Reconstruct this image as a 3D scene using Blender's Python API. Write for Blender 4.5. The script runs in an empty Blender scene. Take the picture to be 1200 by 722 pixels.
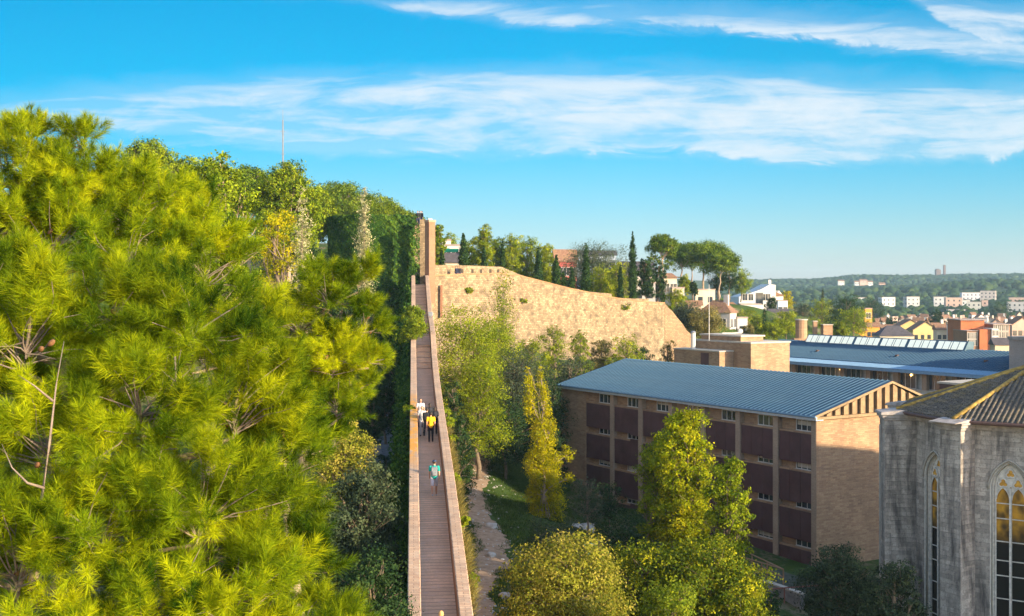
import bpy, bmesh, math, random
import numpy as np
from mathutils import Vector, Matrix, Quaternion

# ------------------------------------------------------------------ basics
F = 1400.0                      # focal length in photo pixels (1200 px wide)
HOR = 337.0                     # eye level in the photo
sc = bpy.context.scene
COL = sc.collection
rnd = random.Random(11)
R = math.radians

def P(px, py, Y):
    return Vector(((px - 600) / F * Y, Y, (HOR - py) / F * Y))

def az(a):                      # unit vector for a compass angle, clockwise from +Y
    return Vector((math.sin(R(a)), math.cos(R(a)), 0))

def tag(o, label=None, cat=None, group=None, kind=None):
    if label: o['label'] = label
    if cat: o['category'] = cat
    if group: o['group'] = group
    if kind: o['kind'] = kind
    return o

def thing(name, label, cat, loc=(0, 0, 0), rz=0.0, group=None, rx=0.0):
    o = bpy.data.objects.new(name, None)
    COL.objects.link(o)
    o.empty_display_size = 0.5
    o.location = loc
    o.rotation_euler = (rx, 0, rz)
    return tag(o, label, cat, group)

def dup(src, loc, rz=0.0, label=None, scale=None, group=None):
    c = src.copy(); COL.objects.link(c)
    c.location = loc; c.rotation_euler = (src.rotation_euler[0], 0, rz)
    if scale is not None: c.scale = (scale,) * 3 if isinstance(scale, (int, float)) else scale
    if label: c['label'] = label
    if group: c['group'] = group
    for ch in list(src.children):
        d = ch.copy(); COL.objects.link(d); d.parent = c
        for g in list(ch.children):
            e = g.copy(); COL.objects.link(e); e.parent = d
    return c

def link_mesh(name, me, mat=None, parent=None, smooth=False):
    o = bpy.data.objects.new(name, me)
    COL.objects.link(o)
    if mat is not None: me.materials.append(mat)
    if parent is not None: o.parent = parent
    if smooth:
        me.polygons.foreach_set('use_smooth', np.ones(len(me.polygons), dtype=bool))
    return o

def auto_uv(me):
    """UVs in metres, laid on each face along its own horizontal and its slope"""
    uvl = me.uv_layers.new(name='UVMap')
    n = len(me.loops)
    if n == 0: return
    co = np.empty(len(me.vertices) * 3); me.vertices.foreach_get('co', co); co = co.reshape(-1, 3)
    li = np.empty(n, dtype=np.int32); me.loops.foreach_get('vertex_index', li)
    ls = np.empty(len(me.polygons), dtype=np.int32); me.polygons.foreach_get('loop_total', ls)
    no = np.empty(len(me.polygons) * 3); me.polygons.foreach_get('normal', no); no = no.reshape(-1, 3)
    nl = np.repeat(no, ls, axis=0)
    t = np.stack([-nl[:, 1], nl[:, 0], np.zeros(n)], 1)
    ln = np.linalg.norm(t, axis=1)
    flat = ln < 0.12
    t[flat] = (1, 0, 0); ln[flat] = 1
    t /= ln[:, None]
    b = np.cross(nl, t)
    p = co[li]
    uv = np.stack([(p * t).sum(1), (p * b).sum(1)], 1)
    uvl.data.foreach_set('uv', uv.ravel().astype(np.float32))

class MB:
    def __init__(s): s.v = []; s.f = []
    def add(s, vs, fs):
        o = len(s.v); s.v.extend([tuple(x) for x in vs]); s.f.extend([tuple(i + o for i in f) for f in fs]); return s
    def box(s, x0, x1, y0, y1, z0, z1, M=None):
        vs = [Vector(p) for p in ((x0,y0,z0),(x1,y0,z0),(x1,y1,z0),(x0,y1,z0),(x0,y0,z1),(x1,y0,z1),(x1,y1,z1),(x0,y1,z1))]
        if M is not None: vs = [M @ p for p in vs]
        return s.add(vs, [(0,3,2,1),(4,5,6,7),(0,1,5,4),(1,2,6,5),(2,3,7,6),(3,0,4,7)])
    def prism(s, poly, z0, z1, M=None):
        """poly counter-clockwise list of (x, y); z0/z1 numbers or lists"""
        n = len(poly)
        a = z0 if isinstance(z0, (list, tuple)) else [z0] * n
        b = z1 if isinstance(z1, (list, tuple)) else [z1] * n
        vs = [Vector((p[0], p[1], a[i])) for i, p in enumerate(poly)] + [Vector((p[0], p[1], b[i])) for i, p in enumerate(poly)]
        if M is not None: vs = [M @ p for p in vs]
        fs = [tuple(reversed(range(n))), tuple(range(n, 2 * n))]
        fs += [(i, (i + 1) % n, (i + 1) % n + n, i + n) for i in range(n)]
        return s.add(vs, fs)
    def profile(s, pts, y0, y1, M=None):
        """closed (x, z) profile extruded along y"""
        n = len(pts)
        vs = [Vector((p[0], y0, p[1])) for p in pts] + [Vector((p[0], y1, p[1])) for p in pts]
        if M is not None: vs = [M @ p for p in vs]
        fs = [tuple(range(n)), tuple(reversed(range(n, 2 * n)))]
        fs += [(i, i + n, (i + 1) % n + n, (i + 1) % n) for i in range(n)]
        return s.add(vs, fs)
    def tube(s, pts, rad, sides=6, cap=True):
        pts = [Vector(p) for p in pts]
        n = len(pts)
        if not isinstance(rad, (list, tuple)): rad = [rad] * n
        up = Vector((0.13, 0.31, 0.94)).normalized()
        rings = []
        for i, p in enumerate(pts):
            d = (pts[min(i + 1, n - 1)] - pts[max(i - 1, 0)])
            if d.length < 1e-6: d = Vector((0, 0, 1))
            d.normalize()
            a = d.cross(up)
            if a.length < 0.15: a = d.cross(Vector((1, 0, 0)))
            a.normalize(); b = d.cross(a)
            rings.append([p + (a * math.cos(t) + b * math.sin(t)) * rad[i] for t in [2 * math.pi * k / sides for k in range(sides)]])
        vs = [v for r in rings for v in r]
        fs = []
        for i in range(n - 1):
            for k in range(sides):
                k2 = (k + 1) % sides
                fs.append((i * sides + k, i * sides + k2, (i + 1) * sides + k2, (i + 1) * sides + k))
        if cap:
            fs.append(tuple(reversed(range(sides)))); fs.append(tuple((n - 1) * sides + k for k in range(sides)))
        return s.add(vs, fs)
    def ball(s, c, r, seg=10, rings=6, M=None):
        c = Vector(c); r = (r, r, r) if isinstance(r, (int, float)) else r
        vs = [Vector((0, 0, -1))]
        for i in range(1, rings):
            ph = math.pi * i / rings
            for k in range(seg):
                t = 2 * math.pi * k / seg
                vs.append(Vector((math.sin(ph) * math.cos(t), math.sin(ph) * math.sin(t), -math.cos(ph))))
        vs.append(Vector((0, 0, 1)))
        vs = [Vector((p.x * r[0], p.y * r[1], p.z * r[2])) for p in vs]
        if M is not None: vs = [M @ p for p in vs]
        vs = [p + c for p in vs]
        fs = [(0, 1 + (k + 1) % seg, 1 + k) for k in range(seg)]
        for i in range(rings - 2):
            for k in range(seg):
                a = 1 + i * seg; b = a + seg; k2 = (k + 1) % seg
                fs.append((a + k, a + k2, b + k2, b + k))
        e = 1 + (rings - 2) * seg; t = len(vs) - 1
        fs += [(e + k, e + (k + 1) % seg, t) for k in range(seg)]
        return s.add(vs, fs)
    def build(s, name, mat=None, parent=None, smooth=False, bevel=0.0, fix=True):
        me = bpy.data.meshes.new(name)
        me.from_pydata(s.v, [], s.f); me.update()
        if fix:
            bm = bmesh.new(); bm.from_mesh(me); bmesh.ops.recalc_face_normals(bm, faces=bm.faces); bm.to_mesh(me); bm.free(); me.update()
        auto_uv(me)
        o = link_mesh(name, me, mat, parent, smooth)
        if bevel:
            m = o.modifiers.new('bevel', 'BEVEL'); m.width = bevel; m.segments = 2; m.limit_method = 'ANGLE'
        return o

def np_mesh(name, V, faces_per, k, mat, parent=None, tint=None, smooth=False):
    """V (n*k,3): n separate k-gons (or k-vertex pieces with faces_per index lists)"""
    me = bpy.data.meshes.new(name)
    nv = len(V); n = nv // k
    me.vertices.add(nv); me.vertices.foreach_set('co', V.astype(np.float32).ravel())
    idx = np.array([i for f in faces_per for i in f], dtype=np.int32)
    tot = np.array([len(f) for f in faces_per], dtype=np.int32)
    L = (idx[None, :] + (np.arange(n, dtype=np.int32) * k)[:, None]).ravel()
    T = np.tile(tot, n)
    S = np.concatenate([[0], np.cumsum(T)[:-1]]).astype(np.int32)
    me.loops.add(len(L)); me.loops.foreach_set('vertex_index', L)
    me.polygons.add(len(T)); me.polygons.foreach_set('loop_start', S)
    try: me.polygons.foreach_set('loop_total', T)
    except Exception: pass
    if tint is not None:
        a = me.attributes.new('tint', 'FLOAT', 'POINT')
        a.data.foreach_set('value', np.repeat(tint, k).astype(np.float32))
    me.update(calc_edges=True)
    return link_mesh(name, me, mat, parent, smooth)

# ------------------------------------------------------------------ materials
def new_mat(name):
    m = bpy.data.materials.new(name); m.use_nodes = True
    nt = m.node_tree; nt.nodes.clear()
    out = nt.nodes.new('ShaderNodeOutputMaterial')
    return m, nt, out

class N:
    """tiny node-graph helper"""
    def __init__(s, nt): s.nt = nt
    def n(s, t, **kw):
        x = s.nt.nodes.new(t)
        for k, v in kw.items(): setattr(x, k, v)
        return x
    def l(s, a, b): s.nt.links.new(a, b)
    def val(s, sock, v):
        if isinstance(v, bpy.types.NodeSocket): s.l(v, sock)
        else: sock.default_value = v
    def math(s, op, a, b=None, c=None, clamp=False):
        x = s.n('ShaderNodeMath', operation=op); x.use_clamp = clamp
        s.val(x.inputs[0], a)
        if b is not None: s.val(x.inputs[1], b)
        if c is not None: s.val(x.inputs[2], c)
        return x.outputs[0]
    def mix(s, f, a, b, blend='MIX'):
        x = s.n('ShaderNodeMix', data_type='RGBA', blend_type=blend)
        s.val(x.inputs[0], f); s.val(x.inputs[6], c4(a)); s.val(x.inputs[7], c4(b))
        return x.outputs[2]
    def noise(s, vec, scale, detail=4, rough=0.55, dist=0.0, out=0):
        x = s.n('ShaderNodeTexNoise'); x.inputs['Scale'].default_value = scale
        x.inputs['Detail'].default_value = detail; x.inputs['Roughness'].default_value = rough
        x.inputs['Distortion'].default_value = dist
        if vec is not None: s.l(vec, x.inputs['Vector'])
        return x.outputs[out]
    def vor(s, vec, scale, feature='F1', out='Distance', rand=1.0):
        x = s.n('ShaderNodeTexVoronoi', feature=feature); x.inputs['Scale'].default_value = scale
        x.inputs['Randomness'].default_value = rand
        if vec is not None: s.l(vec, x.inputs['Vector'])
        return x.outputs[out]
    def ramp(s, f, stops, interp='LINEAR'):
        x = s.n('ShaderNodeValToRGB'); s.l(f, x.inputs[0]); cr = x.color_ramp; cr.interpolation = interp
        while len(cr.elements) < len(stops): cr.elements.new(0.5)
        for e, (p, c) in zip(cr.elements, stops):
            e.position = p; e.color = c4(c) if not isinstance(c, (int, float)) else (c, c, c, 1)
        return x.outputs[0]
    def mapr(s, v, a, b, c=0.0, d=1.0, smooth=False):
        x = s.n('ShaderNodeMapRange'); x.interpolation_type = 'SMOOTHSTEP' if smooth else 'LINEAR'
        s.val(x.inputs[0], v)
        for i, q in enumerate((a, b, c, d)): x.inputs[i + 1].default_value = q
        return x.outputs[0]
    def uv(s): return s.n('ShaderNodeTexCoord').outputs['UV']
    def obj(s): return s.n('ShaderNodeTexCoord').outputs['Object']
    def pos(s): return s.n('ShaderNodeNewGeometry').outputs['Position']
    def scale(s, v, sc_, loc=(0, 0, 0), rot=(0, 0, 0)):
        x = s.n('ShaderNodeMapping'); s.l(v, x.inputs[0])
        x.inputs['Scale'].default_value = sc_; x.inputs['Location'].default_value = loc; x.inputs['Rotation'].default_value = rot
        return x.outputs[0]
    def bump(s, h, strength=0.4, dist=0.02):
        x = s.n('ShaderNodeBump'); x.inputs['Strength'].default_value = strength; x.inputs['Distance'].default_value = dist
        s.l(h, x.inputs['Height']); return x.outputs[0]
    def pbr(s, col, rough=0.8, metal=0.0, normal=None, spec=0.3):
        x = s.n('ShaderNodeBsdfPrincipled'); s.val(x.inputs['Base Color'], c4(col)); s.val(x.inputs['Roughness'], rough)
        x.inputs['Metallic'].default_value = metal; x.inputs['Specular IOR Level'].default_value = spec
        if normal is not None: s.l(normal, x.inputs['Normal'])
        return x.outputs[0]

def c4(c):
    if isinstance(c, bpy.types.NodeSocket): return c
    if isinstance(c, (int, float)): return c
    return tuple(c) + (1,) if len(c) == 3 else c

def srgb(r, g, b):
    f = lambda u: (u / 255 / 12.92) if u / 255 <= 0.04045 else ((u / 255 + 0.055) / 1.055) ** 2.4
    return (f(r), f(g), f(b))

def plain(name, col, rough=0.7, metal=0.0, var=0.15, scale=3.0, spec=0.3, bump=0.0):
    m, nt, out = new_mat(name); g = N(nt)
    nz = g.noise(g.obj(), scale, 5, 0.6)
    dark = tuple(x * (1 - var) for x in col); lite = tuple(min(1, x * (1 + var)) for x in col)
    c = g.mix(g.mapr(nz, 0.3, 0.7), dark, lite)
    nb = g.bump(g.noise(g.obj(), scale * 8, 4), bump, 0.02) if bump else None
    nt.links.new(g.pbr(c, rough, metal, nb, spec), out.inputs[0]); return m

def brick_mat(name, c1, c2, mortar, bw=0.25, bh=0.065, msize=0.012, stain=None, stain_amt=0.5, rough=0.85, big=0.25,
              streak=True, bumps=0.5, shift=0.0, spot=None, spot_amt=0.0, spot_scale=2.0):
    m, nt, out = new_mat(name); g = N(nt)
    uv = g.scale(g.uv(), (1, 1, 1), (shift, 0, 0))
    wob = g.n('ShaderNodeVectorMath', operation='ADD'); g.l(uv, wob.inputs[0])
    nz = g.noise(uv, 1.3, 3, 0.5, out=1)
    sub = g.n('ShaderNodeVectorMath', operation='SCALE'); sub.inputs['Scale'].default_value = bh * 0.35
    g.l(nz, sub.inputs[0]); g.l(sub.outputs[0], wob.inputs[1])
    b = g.n('ShaderNodeTexBrick'); g.l(wob.outputs[0], b.inputs['Vector'])
    b.inputs['Color1'].default_value = c4(c1); b.inputs['Color2'].default_value = c4(c2); b.inputs['Mortar'].default_value = c4(mortar)
    b.inputs['Scale'].default_value = 1.0; b.inputs['Brick Width'].default_value = bw; b.inputs['Row Height'].default_value = bh
    b.inputs['Mortar Size'].default_value = msize; b.inputs['Mortar Smooth'].default_value = 0.3; b.inputs['Bias'].default_value = 0.0
    col = b.outputs['Color']
    v1 = g.mapr(g.noise(uv, big, 6, 0.65), 0.25, 0.75, 0.72, 1.22)
    v2 = g.mapr(g.noise(uv, 9, 4, 0.7), 0.25, 0.75, 0.8, 1.18)
    vv = g.math('MULTIPLY', v1, v2)
    cc = g.n('ShaderNodeVectorMath', operation='SCALE'); g.l(col, cc.inputs[0]); g.l(vv, cc.inputs['Scale'])
    col = cc.outputs[0]
    if stain:
        sv = g.scale(uv, (1.0, 0.16, 1) if streak else (1, 1, 1))
        f = g.math('MULTIPLY', g.mapr(g.noise(sv, 0.9, 7, 0.7, 0.3), 0.42, 0.68, 0, 1, True), stain_amt)
        col = g.mix(f, col, stain)
    if spot:
        f2 = g.math('MULTIPLY', g.mapr(g.noise(uv, spot_scale, 6, 0.75), 0.52, 0.62, 0, 1, True), spot_amt)
        col = g.mix(f2, col, spot)
    h = g.math('ADD', g.math('MULTIPLY', b.outputs['Fac'], -1.0), g.math('MULTIPLY', g.noise(uv, 18, 4), 0.8))
    nt.links.new(g.pbr(col, rough, 0, g.bump(h, bumps, 0.02)), out.inputs[0]); return m

def leaf_mat(name, dark, mid, lite, trans=0.35, rough=0.7, spec=0.06):
    m, nt, out = new_mat(name); g = N(nt)
    a = g.n('ShaderNodeAttribute', attribute_name='tint')
    col = g.ramp(a.outputs['Fac'], [(0.0, dark), (0.5, mid), (1.0, lite)])
    big = g.mapr(g.noise(g.obj(), 0.55, 3, 0.6), 0.3, 0.7, 0.75, 1.25)
    cc = g.n('ShaderNodeVectorMath', operation='SCALE'); g.l(col, cc.inputs[0]); g.l(big, cc.inputs['Scale'])
    bs = g.pbr(cc.outputs[0], rough, 0, None, spec)
    tr = g.n('ShaderNodeBsdfTranslucent'); g.l(cc.outputs[0], tr.inputs[0])
    mx = g.n('ShaderNodeMixShader'); mx.inputs[0].default_value = trans
    g.l(bs, mx.inputs[1]); g.l(tr.outputs[0], mx.inputs[2]); g.l(mx.outputs[0], out.inputs[0])
    return m

M = {}
def mats():
    # foliage (real leaf values, no more than about 0.2)
    M['pine'] = leaf_mat('pine needles', (0.022, 0.065, 0.003), (0.175, 0.245, 0.004), (0.50, 0.52, 0.006), 0.33)
    M['pine2'] = leaf_mat('pine needles far', (0.035, 0.075, 0.005), (0.14, 0.195, 0.007), (0.30, 0.34, 0.012), 0.2)
    M['umbrella'] = leaf_mat('umbrella pine foliage', (0.03, 0.065, 0.006), (0.09, 0.145, 0.010), (0.20, 0.25, 0.016), 0.18)
    M['cypress'] = leaf_mat('cypress foliage', (0.012, 0.03, 0.008), (0.025, 0.055, 0.012), (0.05, 0.09, 0.016), 0.15)
    M['ivy'] = leaf_mat('ivy leaves', (0.010, 0.035, 0.006), (0.032, 0.08, 0.010), (0.13, 0.20, 0.014), 0.15)
    M['olive'] = leaf_mat('grey green leaves', (0.035, 0.05, 0.028), (0.065, 0.085, 0.045), (0.11, 0.125, 0.06), 0.25)
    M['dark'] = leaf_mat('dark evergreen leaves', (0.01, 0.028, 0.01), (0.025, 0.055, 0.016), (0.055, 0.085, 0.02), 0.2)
    M['green'] = leaf_mat('green leaves', (0.07, 0.12, 0.006), (0.20, 0.25, 0.008), (0.38, 0.39, 0.012), 0.38)
    M['yellow'] = leaf_mat('yellow green autumn leaves', (0.17, 0.20, 0.003), (0.44, 0.40, 0.004), (0.62, 0.48, 0.006), 0.5)
    M['lime'] = leaf_mat('yellow green leaves', (0.09, 0.14, 0.01), (0.17, 0.22, 0.012), (0.30, 0.31, 0.015), 0.4)
    M['tan'] = leaf_mat('tan seeding leaves', (0.10, 0.09, 0.025), (0.19, 0.165, 0.04), (0.30, 0.24, 0.07), 0.35)
    M['bark'] = plain('grey brown bark', (0.16, 0.115, 0.075), 0.9, var=0.4, scale=6, bump=0.6)
    M['palebark'] = plain('pale pine bark', (0.30, 0.22, 0.15), 0.9, var=0.35, scale=4, bump=0.5)
    M['twig'] = plain('grey twigs', (0.19, 0.145, 0.11), 0.9, var=0.3, scale=8)
    M['cone'] = plain('brown cones', (0.16, 0.075, 0.03), 0.8, var=0.4, scale=40)
    # masonry
    M['brick'] = brick_mat('buff brick', (0.43, 0.265, 0.145), (0.30, 0.17, 0.095), (0.32, 0.22, 0.13), 0.5, 0.15, 0.012, stain=(0.22, 0.13, 0.08), stain_amt=0.4, bumps=.7)
    M['pier'] = brick_mat('pale brick pier', (0.40, 0.27, 0.18), (0.34, 0.22, 0.14), (0.33, 0.25, 0.18), 0.25, 0.075, 0.012)
    M['redbrick'] = brick_mat('red tower brick', (0.34, 0.15, 0.075), (0.27, 0.11, 0.055), (0.3, 0.2, 0.13), 0.25, 0.07, 0.012)
    M['cap'] = brick_mat('parapet cap tiles', (0.60, 0.39, 0.24), (0.46, 0.28, 0.17), (0.20, 0.12, 0.085), 0.42, 0.16, 0.012, stain=(0.20, 0.15, 0.12), stain_amt=0.45, streak=False, spot=(0.40, 0.33, 0.25), spot_amt=0.5, spot_scale=3.5)
    M['deck'] = brick_mat('walkway paving', (0.78, 0.53, 0.34), (0.70, 0.47, 0.30), (0.33, 0.22, 0.17), 9.0, 0.36, 0.03, shift=3.0, stain=(0.55, 0.37, 0.25), stain_amt=0.6, streak=False, big=0.6, spot=(0.62, 0.46, 0.38), spot_amt=0.4, spot_scale=1.7)
    M['parapet'] = brick_mat('orange brick parapet', (0.46, 0.235, 0.105), (0.36, 0.17, 0.075), (0.26, 0.16, 0.09), 0.28, 0.07, 0.01, stain=(0.25, 0.14, 0.08), stain_amt=0.4)
    M['ashlar'] = brick_mat('golden ashlar', (0.42, 0.305, 0.175), (0.23, 0.16, 0.09), (0.22, 0.15, 0.08), 0.42, 0.24, 0.025, stain=(0.12, 0.085, 0.05), stain_amt=0.9, streak=False, big=0.16, bumps=1.0, spot=(0.13, 0.09, 0.05), spot_amt=0.7, spot_scale=2.4)
    M['rough_stone'] = brick_mat('rubble stone', (0.42, 0.27, 0.14), (0.28, 0.17, 0.09), (0.16, 0.11, 0.065), 0.4, 0.22, 0.03, stain=(0.16, 0.11, 0.07), stain_amt=0.6, big=0.2, bumps=1.0)
    M['church'] = brick_mat('grey weathered ashlar', (0.52, 0.44, 0.37), (0.30, 0.255, 0.215), (0.40, 0.34, 0.29), 0.55, 0.24, 0.012, stain=(0.06, 0.052, 0.05), stain_amt=1.0, big=0.3, bumps=0.9, spot=(0.10, 0.09, 0.085), spot_amt=0.55, spot_scale=6.5)
    M['church_pale'] = brick_mat('pale cleaned stone', (0.46, 0.41, 0.35), (0.38, 0.34, 0.29), (0.34, 0.3, 0.26), 0.7, 0.26, 0.01, stain=(0.2, 0.19, 0.17), stain_amt=0.6)
    M['tracery'] = plain('carved limestone', (0.60, 0.54, 0.47), 0.85, var=0.25, scale=5, bump=0.3)
    M['cornice'] = plain('weathered cornice stone', (0.33, 0.28, 0.25), 0.85, var=0.4, scale=2.5, bump=0.4)
    M['white_brick'] = brick_mat('white painted brick', (0.62, 0.58, 0.53), (0.55, 0.52, 0.48), (0.42, 0.40, 0.37), 0.5, 0.2, 0.015)
    M['concrete'] = plain('grey concrete', (0.22, 0.20, 0.18), 0.9, var=0.35, scale=1.6, bump=0.3)
    M['roofblue'] = metal_roof()
    M['fascia'] = plain('pale metal fascia', (0.42, 0.45, 0.48), 0.45, 0.3, var=0.1)
    M['zinc'] = plain('pale blue gutter', (0.16, 0.27, 0.38), 0.5, 0.1, var=0.12)
    M['maroon'] = shutter_mat('maroon slatted shutter', (0.085, 0.040, 0.038))
    M['batten'] = plain('beige corrugated sheet', (0.27, 0.175, 0.088), 0.7, var=0.3, scale=2)
    M['batten_dark'] = plain('dark brown sheet', (0.14, 0.09, 0.05), 0.8, var=0.35, scale=2)
    M['frame'] = plain('white window frame', (0.55, 0.50, 0.45), 0.5, var=0.08)
    M['sill'] = plain('pale stone sill', (0.45, 0.38, 0.30), 0.8, var=0.15)
    M['glass'] = glass_mat('dark window glass', (0.02, 0.024, 0.028), 0.06)
    M['skylight'] = skylight_mat()
    M['amber'] = glow_glass()
    M['tiles'] = tile_mat('mossy old roof tiles', (0.15, 0.12, 0.095), (0.085, 0.075, 0.065), (0.22, 0.19, 0.15))
    M['ridge'] = plain('lichen covered ridge tiles', (0.36, 0.22, 0.05), 0.9, var=0.5, scale=4, bump=0.5)
    M['pipe'] = plain('brown gutter', (0.10, 0.055, 0.045), 0.6)
    M['rail'] = plain('rusty railing', (0.30, 0.165, 0.085), 0.6)
    M['metal'] = plain('grey metal', (0.25, 0.25, 0.26), 0.5, 0.5)
    M['rock'] = plain('pale boulder', (0.36, 0.33, 0.29), 0.9, var=0.3, scale=3, bump=0.8)
    M['teal'] = plain('teal plastic', (0.005, 0.27, 0.24), 0.5)
    M['grass'] = None

def metal_roof():
    m, nt, out = new_mat('blue standing seam metal'); g = N(nt)
    uv = g.uv()
    base = g.mix(g.mapr(g.noise(g.scale(uv, (2.2, 0.25, 1)), 1.0, 5, 0.6), 0.3, 0.7), (0.026, 0.068, 0.118), (0.040, 0.098, 0.158))
    base = g.mix(g.math('MULTIPLY', g.mapr(g.noise(uv, 0.35, 5, 0.65), 0.45, 0.7), 0.5), base, (0.085, 0.14, 0.18))
    nb = g.bump(g.noise(g.scale(uv, (1, 0.3, 1)), 3, 3), 0.12, 0.02)
    nt.links.new(g.pbr(base, g.mapr(g.noise(uv, 1.2, 4), 0.3, 0.7, 0.62, 0.8), 0.0, nb, 0.2), out.inputs[0]); return m

def shutter_mat(name, col):
    m, nt, out = new_mat(name); g = N(nt)
    uv = g.uv(); sx = g.n('ShaderNodeSeparateXYZ'); g.l(uv, sx.inputs[0])
    w = g.math('FRACT', g.math('MULTIPLY', sx.outputs[1], 14.0))
    c = g.mix(g.mapr(w, 0.0, 0.35), tuple(x * 0.45 for x in col), col)
    c = g.mix(g.mapr(g.noise(uv, 0.7, 5), 0.3, 0.7), c, tuple(x * 1.45 for x in col))
    nt.links.new(g.pbr(c, 0.6, 0, g.bump(w, 0.6, 0.02)), out.inputs[0]); return m

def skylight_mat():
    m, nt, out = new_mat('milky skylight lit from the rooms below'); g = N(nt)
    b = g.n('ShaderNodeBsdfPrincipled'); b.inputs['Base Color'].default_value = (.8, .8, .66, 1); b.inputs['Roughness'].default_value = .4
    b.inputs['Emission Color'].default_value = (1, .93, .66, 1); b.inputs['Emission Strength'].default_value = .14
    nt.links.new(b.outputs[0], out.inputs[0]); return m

def glass_mat(name, col, rough):
    m, nt, out = new_mat(name); g = N(nt)
    c = g.mix(g.mapr(g.noise(g.obj(), 1.1, 2), 0.35, 0.65), col, tuple(x * 2.2 + 0.01 for x in col))
    nt.links.new(g.pbr(c, rough, 0, None, 0.8), out.inputs[0]); return m

def glow_glass():
    m, nt, out = new_mat('leaded church glass with painted glow'); g = N(nt)
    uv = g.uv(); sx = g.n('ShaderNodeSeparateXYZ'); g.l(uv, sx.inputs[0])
    hi = g.math('MULTIPLY', g.mapr(sx.outputs[1], 8.8, 9.6, 0, 1), g.mapr(g.vor(g.scale(uv, (2.5, 1.6, 1)), 1.0, out='Distance'), .15, .6, .25, 1))             # sun glowing through, painted as amber in the upper lights
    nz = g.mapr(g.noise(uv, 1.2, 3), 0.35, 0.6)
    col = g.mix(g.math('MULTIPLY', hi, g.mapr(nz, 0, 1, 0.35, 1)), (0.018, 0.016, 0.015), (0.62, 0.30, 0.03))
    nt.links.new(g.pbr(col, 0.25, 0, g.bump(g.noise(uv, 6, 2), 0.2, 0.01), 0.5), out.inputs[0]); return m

def tile_mat(name, c1, c2, c3):
    m, nt, out = new_mat(name); g = N(nt)
    uv = g.uv()
    b = g.n('ShaderNodeTexBrick'); g.l(uv, b.inputs['Vector'])
    b.offset = 0.0
    b.inputs['Color1'].default_value = c4(c1); b.inputs['Color2'].default_value = c4(c2); b.inputs['Mortar'].default_value = (0.025, 0.022, 0.02, 1)
    b.inputs['Scale'].default_value = 1; b.inputs['Brick Width'].default_value = 0.24; b.inputs['Row Height'].default_value = 0.38
    b.inputs['Mortar Size'].default_value = 0.02; b.inputs['Mortar Smooth'].default_value = 0.5
    c = g.mix(g.mapr(g.noise(uv, 2.6, 5, 0.7), 0.5, 0.7), b.outputs['Color'], c3)
    c = g.mix(g.math('MULTIPLY', g.mapr(g.noise(uv, 0.6, 6, 0.7), 0.5, 0.66), 0.6), c, (0.24, 0.16, 0.05))
    nt.links.new(g.pbr(c, 0.9, 0, g.bump(g.noise(uv, 14, 4), 0.5, 0.03)), out.inputs[0]); return m
mats()
M['yellowgreen'] = leaf_mat('green turning yellow leaves', (0.10, 0.15, 0.004), (0.27, 0.31, 0.006), (0.52, 0.44, 0.008), .42)
M['palepoplar'] = leaf_mat('pale poplar leaves', (0.22, 0.21, 0.09), (0.38, 0.35, 0.17), (0.55, 0.50, 0.30), .3)
M['tangreen'] = leaf_mat('green leaves with tan seeds', (0.09, 0.12, 0.012), (0.26, 0.255, 0.02), (0.46, 0.36, 0.07), .4)
M['tips'] = leaf_mat('green leaves with yellow tips', (0.04, 0.075, 0.006), (0.12, 0.16, 0.008), (0.42, 0.38, 0.010), .35)
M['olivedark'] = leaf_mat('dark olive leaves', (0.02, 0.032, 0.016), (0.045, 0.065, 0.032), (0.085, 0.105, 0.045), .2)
M['turf'] = leaf_mat('grass blades', (0.02, 0.045, 0.006), (0.05, 0.09, 0.012), (0.12, 0.14, 0.03), .3)
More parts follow.
